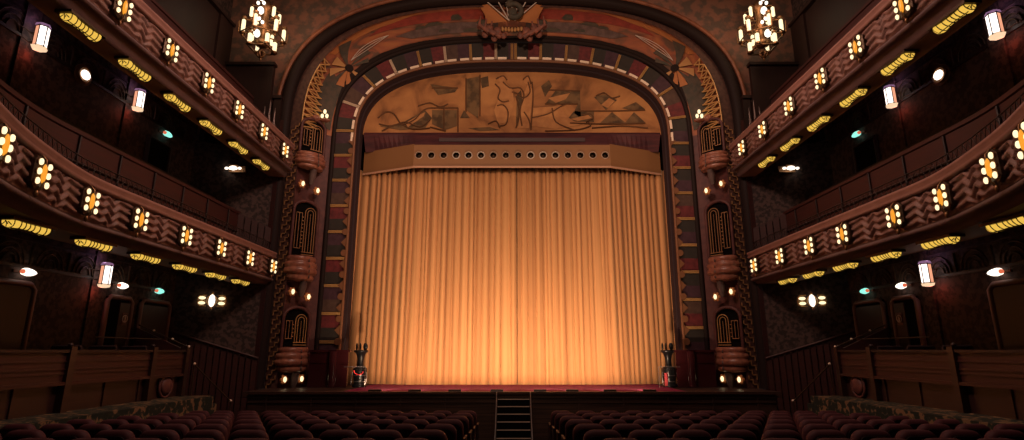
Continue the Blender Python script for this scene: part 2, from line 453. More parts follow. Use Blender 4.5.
for sgn, sn in SIDES:
    def uu(u): return 46 + (u if sgn > 0 else -u)      # u: steps away from the crown
    def P(pts): return [(uu(u), t) for u, t in pts]
    # fan motif
    mb = MB(); c = (19.6, .72)
    rays = [(112, 5.0, .66, 0, 11), (78, 3.0, .42, 2, 13), (44, 3.2, .42, 2, 12), (14, 5.6, .5, 0, 11), (-14, 3.2, .4, 3, 13), (-48, 3.0, .3, 3, 10), (-90, 2.0, .22, 2, 8), (172, 3.6, .4, 0, 10), (205, 3.0, .3, 0, 9)]
    for j, (ang, ru, rt, ci, dd) in enumerate(rays):
        a = math.radians(ang); da = math.radians(dd)
        mb.mi = ci
        poly_uv(mb, P([c, (c[0] + ru*math.cos(a-da), c[1] - rt*math.sin(a-da)), (c[0] + ru*math.cos(a+da), c[1] - rt*math.sin(a+da))]), .05 + .006 * (j % 3), 3)
    mb.mi = 6; poly_uv(mb, P(uvcircle(c, .55, .1)), .08, 2)
    mb.build('painted_fan', CM, pro)
    mb = MB()
    mb.mi = 0   # green scaly field beside the fan
    poly_uv(mb, P([(21.2, .45), (25.5, .42), (30.5, .4), (31, .9), (27, .92), (22.5, .9)]), .03, 6)
    mb.mi = 1; poly_uv(mb, P([(2.2, .1), (12, .12), (15, .35), (9, .42), (2.4, .46)]), .02, 6)
    mb.mi = 3; poly_uv(mb, P([(9, .06), (20, .06), (19.5, .24), (12, .2)]), .025, 6)
    mb.mi = 4; poly_uv(mb, P([(1.5, .55), (7, .5), (12.5, .6), (11, .76), (1.5, .8)]), .03, 6)
    mb.mi = 6; poly_uv(mb, P([(0, .88), (20, .84), (26, .93), (26, 1.0), (0, 1.0)]), .035, 8)
    mb.mi = 0
    for (u, t, ru, rt) in ((5.8, .34, .55, .13), (8.2, .48, .9, .07), (9.6, .52, .6, .05), (3.2, .52, .6, .08), (4.5, .72, .9, .06), (7.4, .68, .6, .05)):
        poly_uv(mb, P([(u + ru*math.cos(x)*(1+.3*math.sin(3*x)), t + rt*math.sin(x)*(1+.3*math.cos(2*x))) for x in [2*PI*k/9 for k in range(9)]]), .045, 2)
    mb.build('painted_clouds', CM, pro)
    mb = MB(); mb.mi = 5
    for off in (-.06, 0, .06):
        pts = [cove_uv(uu(18.6 - s * .55), .62 + off * math.sin(PI * s / 10) - .012 * s, .07) for s in range(11)]
        mb.tube(pts, .012, 4)
    mb.build('painted_feather_lines', CM, pro)

# carved boss at the crown
boss = thing('carved_crown_boss', 'carved curling boss with dark coil at the crown of the arch', 'carving', (0, 17.2, 13.45))
mb = MB(); 
for sgn in (-1, 1):
    mb.add([(0, 16.95, 13.15), (sgn*.75, 16.9, 13.75), (sgn*1.25, 17.0, 14.0), (sgn*.95, 17.1, 13.45), (sgn*.9, 17.2, 13.2)], [(0, 1, 2, 3, 4)], False)
mb.v = [(x, y, z + .38) for x, y, z in mb.v]; mb.build('fan_leaves', M['c_orange'], boss)
mb = MB(); 
for sgn in (-1, 1):
    for e in ((.25, 14.1), (.6, 14.05), (1.0, 13.95)):
        mb.tube([(sgn*.1, 16.86, 13.1), (sgn*e[0], 16.84, e[1])], .022, 4)
    mb.tube([(sgn*.35, 16.86, 13.95), (sgn*.15, 16.84, 13.75), (0, 16.84, 13.6)], .02, 4)
mb.v = [(x, y, z + .38) for x, y, z in mb.v]; mb.build('pale_ribs', M['c_pale'], boss)
mb = MB(); 
pts = []
for k in range(22):
    a = -2.3 + k * .23; r_ = .22 + .004 * k
    pts.append((.06 + r_*math.cos(a), 16.8, 13.42 + r_*math.sin(a)))
pts += [(-.1, 16.8, 13.75), (-.02, 16.8, 13.95)]
mb.tube(pts, [.1] * len(pts), 8); mb.ell((.02, 16.82, 13.42), .17, .06, .17)
mb.v = [(x, y, z + .38) for x, y, z in mb.v]; mb.build('dark_coil', M['c_dark'], boss)
for sgn in (-1, 1):
    mb = MB(); 
    for (x, z, r_) in ((.5, 12.95, .17), (.78, 13.1, .14), (.95, 12.85, .13), (.62, 12.7, .13), (1.15, 13.15, .1), (.3, 12.8, .12)):
        mb.ell((sgn*x, 17.3, z), r_, .1, r_ * 1.1, 8, 5)
    for k in range(3):
        mb.tube([(sgn*(.4+.2*k), 17.1, 12.6+.1*k), (sgn*(.75+.2*k), 17.05, 12.85+.1*k), (sgn*(.7+.2*k), 17.05, 13.2+.1*k)], [.08, .06, .03], 6)
    mb.v = [(x, y, z + .38) for x, y, z in mb.v]; mb.build('carved_scroll', M['boss_red'], boss)
mb = MB(); 
for k in range(-3, 4): mb.ell((k*.11, 17.1, 12.9 + .01*abs(k)), .06, .06, .09, 6, 4)
mb.v = [(x, y, z + .38) for x, y, z in mb.v]; mb.build('pale_shell', M['c_gold'], boss)

# ------------------------------------------------------------------ mural, ledge, valance, curtain
mur = thing('lunette_mural', 'ochre painted mural filling the arch above the curtain', 'mural', (0, 18.6, 9.9))
mb = MB()
top = [p for p in arch(5.43, 2.82, 18.6, zs=ZS) if p[2] >= 9.99]
N_ = len(top)
mb.loft([[(p[0], 18.6, 9.97), (p[0], 18.6, p[2])] for p in top], False, False); mb.build('painted_ground', M['mural'], mur)
yM = 18.585
def flat(mb, pts, y=yM): mb.add([(x, y, z) for x, z in pts], [tuple(range(len(pts)))], False)
def mpx(u, v):   # measured off the mural itself: metres on its plane
    f = 547; p = math.radians(13.4); b = (220 - v) / f
    t = 18.58 / (math.cos(p) - b * math.sin(p)); return ((u - 512) / f * t, (math.sin(p) + b * math.cos(p)) * t + H)
def MP(l): return [mpx(u, v) for u, v in l]
mb = MB()
darks = [[(466,79),(480,76),(480,100),(478,118),(466,110)], [(430,84),(458,88),(455,92),(438,95)], [(379,126),(400,124),(425,110),(432,118),(425,128),(400,130)],
         [(432,110),(457,110),(457,126),(445,130),(432,124)], [(460,118),(464,110),(470,118)], [(480,78),(488,76),(489,86),(482,88)],
         [(541,86),(549,80),(552,86),(545,97)], [(546,103),(556,90),(580,91),(581,118),(574,113),(578,103),(560,104)],
         [(594,97),(604,94),(617,100),(606,110)], [(622,108),(636,102),(645,109),(630,110)], [(566,121),(574,111),(594,111),(594,122)], [(600,123),(612,112),(626,123)], [(624,124),(634,112),(646,123)],
         [(468,128),(490,127),(500,130),(480,131)], [(517,94),(521,90),(523,104),(519,126),(516,126)]]
for d in darks: flat(mb, MP(d))
mb.build('dark_washes', M['mural_dark'], mur)
mb = MB()
lites = [[(497,84),(505,82),(513,90),(514,104),(508,122),(498,124),(494,110),(499,98)], [(523,96),(528,84),(533,90),(531,110),(529,128),(518,128)],
         [(548,98),(570,93),(566,99),(556,103)], [(601,105),(609,98),(615,101),(608,108)], [(532,108),(560,106),(566,116),(580,125),(556,129),(532,126)], [(570,119),(588,115),(592,118),(578,121)], [(405,123),(425,112),(424,116),(408,127)]]
for d in lites: flat(mb, MP(d), yM - .005)
for u, v, r_ in ((502, 80, .13), (526.5, 80.5, .13)): x, z = mpx(u, v); flat(mb, [(x + r_*math.cos(a), z + r_*1.2*math.sin(a)) for a in [2*PI*k/12 for k in range(12)]], yM - .006)
mb.mi = 1
lines = [[(378,118),(386,112),(394,114),(402,124),(414,120),(424,110),(432,108)], [(379,124),(392,126),(405,122),(420,127),(430,120)], [(382,131),(398,124),(412,129),(430,128)],
         [(418,106),(430,103),(440,107),(448,104)], [(432,108),(458,108)], [(444,106),(444,131)], [(458,108),(458,132)], [(466,78),(466,112)], [(480,75),(480,116)], [(430,127),(446,131)],
         [(495,84),(500,90),(498,98),(503,102),(509,101)], [(503,82),(510,88),(520,88),(524,96),(520,110),(522,126)], [(497,106),(503,105),(508,112),(506,124),(498,126)], [(488,124),(496,121),(500,128)],
         [(512,92),(518,94),(524,98),(530,92),(528,82)], [(516,96),(519,112),(516,128)], [(524,112),(529,120),(531,130)], [(532,82),(533,98),(531,128)], [(531,118),(548,114),(560,107),(566,104)],
         [(545,131),(575,130),(590,126),(588,122)], [(552,108),(556,122),(574,130)], [(582,115),(590,114),(593,118),(586,122)], [(578,111),(612,111),(645,110)], [(570,123),(610,124),(645,123)], [(549,90),(580,91)], [(545,104),(578,104)],
         [(592,128),(622,126),(648,128)], [(596,96),(604,93),(612,98),(620,96)], [(432,88),(458,88)], [(496,79),(503,76),(507,80)], [(523,80),(528,76),(531,84)]]
for l in lines:
    q = MP(l); pts = []
    for i in range(len(q) - 1):
        p0, p1, p2, p3 = q[max(i-1,0)], q[i], q[i+1], q[min(i+2,len(q)-1)]
        for s in range(4):
            t = s / 4
            pts.append(tuple(.5*((2*p1[j]) + (-p0[j]+p2[j])*t + (2*p0[j]-5*p1[j]+4*p2[j]-p3[j])*t*t + (-p0[j]+3*p1[j]-3*p2[j]+p3[j])*t**3) for j in (0, 1)))
    pts.append(q[-1])
    mb.tube([(x, yM - .01, z) for x, z in pts], .026, 5)
mb.build('drawn_figures', [M['mural_lite'], M['mural_line']], mur)

WX0, WX1 = 3.46, 5.46
def plan(x, yc=18.2, yw=19.05):
    a = abs(x)
    return yc if a < WX0 else yc + (yw - yc) * (a - WX0) / (WX1 - WX0)
led = thing('lintel_ledge', 'plum striped ledge between the mural and the tan board', 'ledge', (0, 18.4, 9.5))
xs = [-5.36 + 10.72 * i / 60 for i in range(61)]
mb = MB(); mb.loft([[(x, 18.56, 10.03), (x, 18.5, 9.94), (x, min(plan(x) + .04, 18.9), 9.4)] for x in xs], False, False, False); mb.build('sloped_face', M['ledge'], led)
mb = MB(); mb.box(-2.6, 2.6, 18.29, 18.42, 9.58, 9.72); mb.build('grey_stripe', M['ledge2'], led)
for o in led.children: pass

val = thing('curtain_header_board', 'tan curtain header board with a row of round ports', 'header board', (0, 18.3, 8.5))
mb = MB()
def wall_plan(mb, X, z0, z1, th, y0=0, z_in=None):
    rings = []
    for x in X:
        y = plan(x) + y0; rings.append([(x, y, z0), (x, y, z1), (x, y + th, z1), (x, y + th, z0)])
    mb.loft(rings, True, True, False)
X = [-5.44, -WX0, WX0, 5.44]
holes = [(-3.28 + .4373 * i) for i in range(16)]
# face with true round openings
zc = 9.03; hr = .125; z0, z1 = 8.62, 9.42
def face_cell(mb, x0, x1, hx):
    n = 16; inner = [(hx + hr*math.cos(2*PI*k/n), zc + hr*math.sin(2*PI*k/n)) for k in range(n)]
    outer = []
    for k in range(n):
        c, s = math.cos(2*PI*k/n), math.sin(2*PI*k/n)
        tx = ((x1 - hx) if c > 0 else (hx - x0)) / max(abs(c), 1e-6); tz = ((z1 - zc) if s > 0 else (zc - z0)) / max(abs(s), 1e-6)
        t = min(tx, tz); outer.append((hx + c*t, zc + s*t))
    vs = [(x, 18.2, z) for x, z in inner + outer]
    mb.add(vs, [(k, (k+1) % n, n + (k+1) % n, n + k) for k in range(n)], False)
    for (cx, cz) in ((x0,z0),(x1,z0),(x1,z1),(x0,z1)):
        ks = sorted(range(n), key=lambda k: (outer[k][0]-cx)**2 + (outer[k][1]-cz)**2)
        a = min((k for k in range(n) if abs(outer[k][0]-cx) < 1e-6), key=lambda k: abs(outer[k][1]-cz)); b = min((k for k in range(n) if abs(outer[k][1]-cz) < 1e-6), key=lambda k: abs(outer[k][0]-cx))
        mb.add([(outer[a][0],18.2,outer[a][1]), (cx,18.2,cz), (outer[b][0],18.2,outer[b][1])], [(0,1,2)], False)
    # bore
    mb.loft([[(x, 18.2, z) for x, z in inner], [(x, 18.36, z) for x, z in inner]], True, False)
for i, h in enumerate(holes):
    x0 = -WX0 if i == 0 else (holes[i-1] + h) / 2; x1 = WX0 if i == 15 else (holes[i+1] + h) / 2
    face_cell(mb, x0, x1, h)
for sgn in (-1, 1):
    rings = []
    for x in (sgn*WX0, sgn*5.44):
        y = plan(x); k = 0 if abs(x) < 4 else .02
        rings.append([(x, y, z0 - .02), (x, y, z1 + .03), (x, y + .12, z1 + .03), (x, y + .12, z0 - .02)])
    mb.loft(rings, True, True, False)
mb.quad((-WX0,18.2,z1),(WX0,18.2,z1),(WX0,18.36,z1),(-WX0,18.36,z1)); mb.quad((-WX0,18.2,z0),(WX0,18.2,z0),(WX0,18.36,z0),(-WX0,18.36,z0))
mb.build('board', M['valance'], val)
mb = MB(); wall_plan(mb, X, z0 - .05, z0 + .005, .05, -.03); mb.build('bottom_lip', M['lip'], val)
mb = MB(); mb.box(-WX0, WX0, 18.34, 18.37, z0, z1); mb.build('port_backing', M['dark'], val)
for i, h in enumerate(holes):
    mb = MB(); mb.ringtorus((h, 18.19, zc), hr, .02, 'y', 18, 6)
    mb.build('port_ring', M['chrome'] if i in (3, 4, 9, 10, 11, 5) else M['ring'], val)
    mb = MB(); mb.lathe([(.085, 0), (.07, .03), (.03, .05)], (0, 0, 0), 12)
    mb.v = [(x + h, 18.33 - z, y + zc) for x, y, z in mb.v]; mb.build('port_lens', M['bronze_dk'], val)

# curtain
def cplan(x): 
    a = abs(x); return 18.62 if a < 3.4 else 18.62 + (19.35 - 18.62) * (a - 3.4) / (5.85 - 3.4)
def make_curtain(x0, x1, name, label, seed):
    rr = random.Random(seed)
    # irregular fold positions
    folds = []; x = x0 - .1
    while x < x1 + .3:
        folds.append(x); edge = abs(x) / 5.6
        x += rr.choice((.09, .12, .16, .2, .26)) + rr.uniform(0, .04) + .04 * edge
    amps = [rr.uniform(.035, .085) + (.035 if abs(f) > 3.3 else 0) for f in folds]
    drift = [rr.uniform(-.05, .05) for f in folds]
    mb = MB(); nx = int((x1 - x0) / .017); nz = 18; zt, zb = 8.8, 1.262
    rings = []
    for i in range(nx + 1):
        x = x0 + (x1 - x0) * i / nx; col = []
        for j in range(nz + 1):
            t = j / nz; z = zt + (zb - zt) * t
            # locate the fold
            d = 0
            for k in range(len(folds) - 1):
                a = folds[k] + drift[k] * t; b = folds[k+1] + drift[k+1] * t
                if a <= x < b:
                    ph = (x - a) / (b - a)
                    am = amps[k] * (1.3 - .6 * t)
                    d = -am * (math.sin(PI * ph) ** .42) * 2 + am
                    break
            dx = x * (1 + .012 * t)
            col.append((dx if abs(x) > .3 else x, cplan(x) + d, z))
        rings.append(col)
    mb.loft(rings, False, False, True)
    o = mb.build(name, M['curtain'], None)
    sol = o.modifiers.new('thick', 'SOLIDIFY'); sol.thickness = .012
    return tag(o, label, 'curtain', 'stage curtain halves')
make_curtain(-5.78, .165, 'stage_curtain', 'left half of the tan pleated stage curtain', 3)
make_curtain(.185, 5.78, 'stage_curtain', 'right half of the tan pleated stage curtain', 5)

# ------------------------------------------------------------------ stage
st = MB(); st.box(-7.3, 7.3, 15.5, 21, 1.1, 1.25)
struct(st.build('floor_stage', M['stage_wood']))
mb = MB()
mb.box(-7.1, 7.1, 15.42, 15.5, -.02, 1.25)
for z in (.98, 1.1): mb.box(-7.1, 7.1, 15.395, 15.42, z, z + .02)
mb.box(-7.1, 7.1, 15.36, 15.55, 1.2, 1.262)
for x in [-6.6 + 1.2*i for i in range(12)]: mb.box(x-.02, x+.02, 15.4, 15.42, 0, 1.2)
struct(mb.build('wall_stage_front', M['stage_wood']))
mb = MB(); mb.box(-4.6, 4.75, 15.62, 18.9, 1.25, 1.258)
tag(mb.build('stage_carpet', M['red_carpet']), 'crimson carpet strip along the foot of the curtain', 'carpet')
mb = MB(); mb.box(-7.6, 7.6, 19.75, 19.85, 1.25, 13.5); struct(mb.build('wall_stage_back', M['dark']))

# footlights
FX = [-3.74, -2.65, -1.56, -.41, .76, 1.64, 2.67, 3.75]
mb0 = None
for i, x in enumerate(FX):
    lab = 'low black footlight on the stage lip, %s from the left' % ORD[i]
    if i == 0:
        f0 = thing('footlight', lab, 'footlight', (x, 15.6, 1.262), 0, 'footlights along the stage lip')
        mb = MB(); rings = []
        for a in (-.17, .17):
            rings.append([(a, .02*0 + .07*math.cos(t), .055*math.sin(t)) for t in [PI*k/6 for k in range(7)]])
        mb.loft(rings, False, False); 
        for a in (-.17, .17): mb.add([(a, .07*math.cos(t), .055*math.sin(t)) for t in [PI*k/6 for k in range(7)]], [tuple(range(7))], False)
        mb.build('hood', M['black'], f0, False)
        mb = MB(); mb.box(-.15, .15, .03, .062, .004, .03); mb.build('lens', M['amber'], f0, False)
    else: dup(f0, (x, 15.6, 1.262), 0, lab)

# stage steps
stp = thing('stage_steps', 'black centre steps with pale nosings leading up to the stage', 'steps', (.04, 14.7, 0))
for i in range(7):
    z = 1.25 - .165 * (i + 1) + .0; y = 15.36 - .2 * i
    mb = MB(); mb.box(-.38, .46, y - .2, y, -.02, z); t_ = mb.build('step', M['black'] if False else M['dark'], stp)
    mb = MB(); mb.box(-.38, .46, y - .212, y - .18, z - .004, z + .014); mb.build('nosing', M['nosing'], t_)
for sgn in (-1, 1):
    x = .04 + sgn * .45
    mb = MB(); mb.tube([(x, 15.3, 1.27), (x, 14.0, .2)], .016, 6); mb.tube([(x, 15.3, 1.25), (x, 15.3, .9)], .014, 6)
    mb.tube([(x, 14.0, .2), (x, 14.0, -.02)], .014, 6); mb.build('handrail', M['steel'], stp)

# lacquered side walls on the stage + columns
for sgn, sn in SIDES:
    t = thing('stage_side_panel', 'glossy burgundy panel with rounded post at stage %s, below the tile band' % sn, 'panel', (sgn*5.7, 17.45, 1.26))
    mb = MB(); mb.box(-6.24, -5.05, 17.38, 17.52, 1.26, 2.33); mb.box(-6.27, -5.0, 17.34, 17.56, 2.3, 2.36)
    mb.box(-6.24, -5.0, 17.36, 17.38, 1.97, 1.99)
    (mb.flip() if sgn > 0 else mb).build('panel', M['lacquer'], t)
    mb = MB(); mb.cyl((-5.5, 17.36, 1.79), .13, 1.06, 18); (mb.flip() if sgn > 0 else mb).build('rounded_post', M['lacquer'], t)
    mb = MB(); mb.tube([(-5.1, 17.2, 1.86), (-4.45, 17.2, 1.86), (-4.45, 17.2, 1.26)], .012, 5); (mb.flip() if sgn > 0 else mb).build('thin_rail', M['steel'], t)

# waisted stage lamps
for sgn, sn in SIDES:
    x = -4.69 if sgn < 0 else 4.84
    det = 'with red cable loop, at the left end of the curtain' if sgn < 0 else 'with red side strip, at the right end of the curtain'
    t = thing('stage_projector', 'black waisted stage projector ' + det, 'stage light', (x, 17.5, 1.26), 0)
    mb = MB(); mb.lathe([(.21, 0), (.22, .05), (.19, .08), (.17, .12), (.2, .3), (.22, .5), (.2, .56), (.12, .6)], (x, 17.5, 1.26), 16); mb.build('base', M['black'], t)
    mb = MB(); mb.lathe([(.11, .58), (.1, .7), (.095, .8), (.12, .92), (.16, 1.0), (.22, 1.05), (.22, 1.09), (.17, 1.1)], (x, 17.5, 1.26), 16); mb.build('flared_head', M['black'], t)
    mb = MB()
    for e in (-1, 1): mb.tube([(x + e*.21, 17.45, 1.7), (x + e*.24, 17.42, 1.55), (x + e*.22, 17.4, 1.32)], .02, 6)
    for zz in (.16, .34, .52): mb.ringtorus((x, 17.5, 1.26 + zz), .2, .012, 'z', 18, 5)
    mb.build('yoke', M['steel'], t)
    mb = MB()
    if sgn < 0: mb.ringtorus((x + .03, 17.24, 1.78), .15, .018, 'y', 12, 6, PI*1.05, PI*1.9); mb.build('red_cable', M['redcable'], t)
    else: mb.box(x - .2, x - .12, 17.27, 17.3, 1.3, 1.68); mb.build('red_strip', M['pinkred'], t)
    mb = MB()
    for k, r_ in ((-.15, .035), (-.04, .035), (.12, .075)): mb.ell((x + k, 17.52, 2.46), r_, r_, .12, 8, 5)
    mb.build('crown', M['black'], t)  # black lumps modelled in place of the projector's shadow on the curtain

# ------------------------------------------------------------------ niches on the splayed side panels
import mathutils
def niche_frame(sgn):
    # local frame on the splay: u along wall, d outwards to the hall, origin at panel middle
    a, b = Vector((-7.05, 17.0, 0)), Vector((-6.2, 18.0, 0)); u = (b - a).normalized(); n = Vector((u.y, -u.x, 0))
    return a + (b - a) * .34, u, n
CU = niche_frame(-1)
def on_panel(mb, sgn, lift=0):
    c, u, n = CU
    mb.v = [tuple(c + u * x + n * (-y + lift) + Vector((0, 0, z))) for x, y, z in mb.v]     # local y negative = towards the hall
    if sgn > 0: mb.flip()
    return mb
NZ = [(8.74, 9.98, 8.2, 'upper', 'top'), (5.27, 7.1, 4.5, 'middle', 'middle'), (2.45, 3.66, 1.72, 'lower', 'lowest')]
for sgn, sn in SIDES:
    pc = Vector((CU[0].x * -sgn if sgn > 0 else CU[0].x, CU[0].y, 0))
    for (za, zb, zt, nm, pos) in NZ:
        t = thing('organ_niche', '%s gilded niche with ribbed bowl, %s of the arch' % (pos, sn), 'niche', (sgn*6.62, 17.5, zt), 0, 'gilded niches beside the arch')
        hw = .43; mid = (za + zb) / 2
        # dark arched back
        mb = MB(); pts = [(-hw, za), (hw, za), (hw, zb - .3)] + [(hw*math.cos(a), zb - .3 + .3*math.sin(a)) for a in [PI*k/8 for k in range(1, 8)]] + [(-hw, zb - .3)]
        mb.add([(x, -.02, z) for x, z in pts], [tuple(range(len(pts)))], False)
        n_ = len(pts)
        rim = [(x, -.02, z) for x, z in pts]; rim2 = [(x*1.0, -.07, z) for x, z in pts]
        mb.loft([rim, rim2], True, False, False)
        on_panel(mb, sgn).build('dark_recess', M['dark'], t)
        # carved hood
        mb = MB(); mb.tube([(x, -.07, z) for x, z in pts[2:]], .055, 6); mb.tube([(-hw, -.07, za), (-hw, -.07, zb-.3)], .05, 6); mb.tube([(hw, -.07, za), (hw, -.07, zb-.3)], .05, 6)
        on_panel(mb, sgn).build('carved_hood', M['niche_wall'], t)
        # gilded comb (left) and arched pipes (right)
        mb = MB()
        for k in (0, 2, 4): mb.box(-.34 + k*.05, -.328 + k*.05, -.1, -.08, za + .25, zb - .42)
        mb.box(-.34, -.13, -.1, -.08, za + .24, za + .258); mb.box(-.34, -.13, -.1, -.08, zb - .43, zb - .412)
        z = za + .3
        while z < zb - .45: mb.box(-.15, -.09, -.12, -.09, z, z + .025); z += .12
        on_panel(mb, sgn).build('gilded_comb', M['gold_dim'], t)
        mb = MB()
        for r_ in (.18, .1):
            top_ = zb - .4
            mb.tube([(.13 - r_, -.12, za + .12), (.13 - r_, -.12, top_)] + [(.13 + r_*math.cos(a), -.12, top_ + r_*math.sin(a)) for a in [PI - PI*k/8 for k in range(1, 8)]] + [(.13 + r_, -.12, top_), (.13 + r_, -.12, za + .12)], .012, 5)
        for k in (0,): mb.tube([(.13 + k, -.12, za + .14), (.13 + k, -.12, zb - .42)], .008, 4)
        for z in (za + .05, za + .13): mb.box(-.08, .34, -.13, -.1, z, z + .02)
        on_panel(mb, sgn).build('gilded_pipes', M['gold_dim'] if nm != 'lower' else M['gold'], t)
        # ribbed bowl
        mb = MB(); prof = []
        hgt = za - zt; m_ = 4
        for r_i in range(m_):
            zb_ = hgt * r_i / m_; R_ = (.46, .55, .54, .49)[r_i]
            prof += [(R_ - .05, zb_), (R_ - .005, zb_ + hgt/m_*.25), (R_, zb_ + hgt/m_*.6), (R_ - .03, zb_ + hgt/m_*.95)]
        prof = [(.05, -.03)] + prof + [(.05, hgt)]
        mb.lathe(prof, (0, 0, zt), 20, PI, 2*PI, 1, .72)
        on_panel(mb, sgn).build('ribbed_bowl', M['tray'], t)
        mb = MB()
        for k in range(4): mb.ell((.1, -.4 + .02*k, zt + .1 + hgt*k/4.4), .03, .04, .06, 6, 4)
        mb.tube([(.08, -.05, zt - .5), (.08, -.12, zt - .2), (.08, -.18, zt)], [.06, .12, .1], 8)
        on_panel(mb, sgn).build('pendant', M['c_grey'], t)
# bulbs between the niches
def make_niche_lamp():
    t = thing('niche_lamp', '', 'lamp', (0, 0, 0)); 
    mb = MB(); mb.ell((0, 0, 0), .05, .05, .085, 10, 6); mb.build('bulb', M['bulb'], t, False)
    mb = MB()
    for k in range(6):
        a = 2*PI*k/6; mb.ell((.09*math.cos(a), .07, .1*math.sin(a)), .055, .03, .055, 8, 4)
    mb.cyl((0, .1, 0), .03, .12, 8, 'y'); mb.build('rosette', M['c_orange'], t, False)
    return t
nl = None
NW = {7.62: 'below the top niche bowl', 4.12: 'below the middle niche bowl', 1.5: 'under the lowest bowl'}
for sgn, sn in SIDES:
    c, u, n = CU
    for z in NW:
        for j, uo in enumerate((-.27, .27)):
            p = c + u * uo + n * .2 + Vector((0, 0, z - (.12 if j and z > 2 else 0)))
            x = p.x if sgn < 0 else -p.x
            rz = math.atan2(n.x, -n.y) if sgn < 0 else -math.atan2(n.x, -n.y)
            lab = 'small glowing bulb %s, %s of the arch, %s side' % (NW[z], sn, 'outer' if j == 0 else 'inner')
            if nl is None: nl = make_niche_lamp(); nl['label'] = lab; nl['group'] = 'bulbs between the niches'; nl.location = (x, p.y, p.z); nl.rotation_euler.z = rz
            else: dup(nl, (x, p.y, p.z), rz, lab)
    t = thing('candle_cluster', 'cluster of three pearl bulbs above the top niche, %s of the arch' % sn, 'lamp', (sgn*6.4, 17.45, 10.1))
    mb = MB()
    for (a, b) in ((-.08, 0), (.08, 0), (0, .16)): mb.ell((-6.42 + a, 17.4, 10.16 + b), .055, .055, .08, 8, 5)
    (mb.flip() if sgn > 0 else mb).build('pearl_bulbs', M['bulb'], t)
    mb = MB(); mb.ell((-6.42, 17.45, 10.02), .2, .12, .07, 10, 5); mb.ell((-6.7, 17.35, 10.05), .16, .12, .14, 10, 5); mb.ell((-6.95, 17.1, 9.85), .07, .07, .12, 8, 5)
    (mb.flip() if sgn > 0 else mb).build('shell_bracket', M['tray'], t)

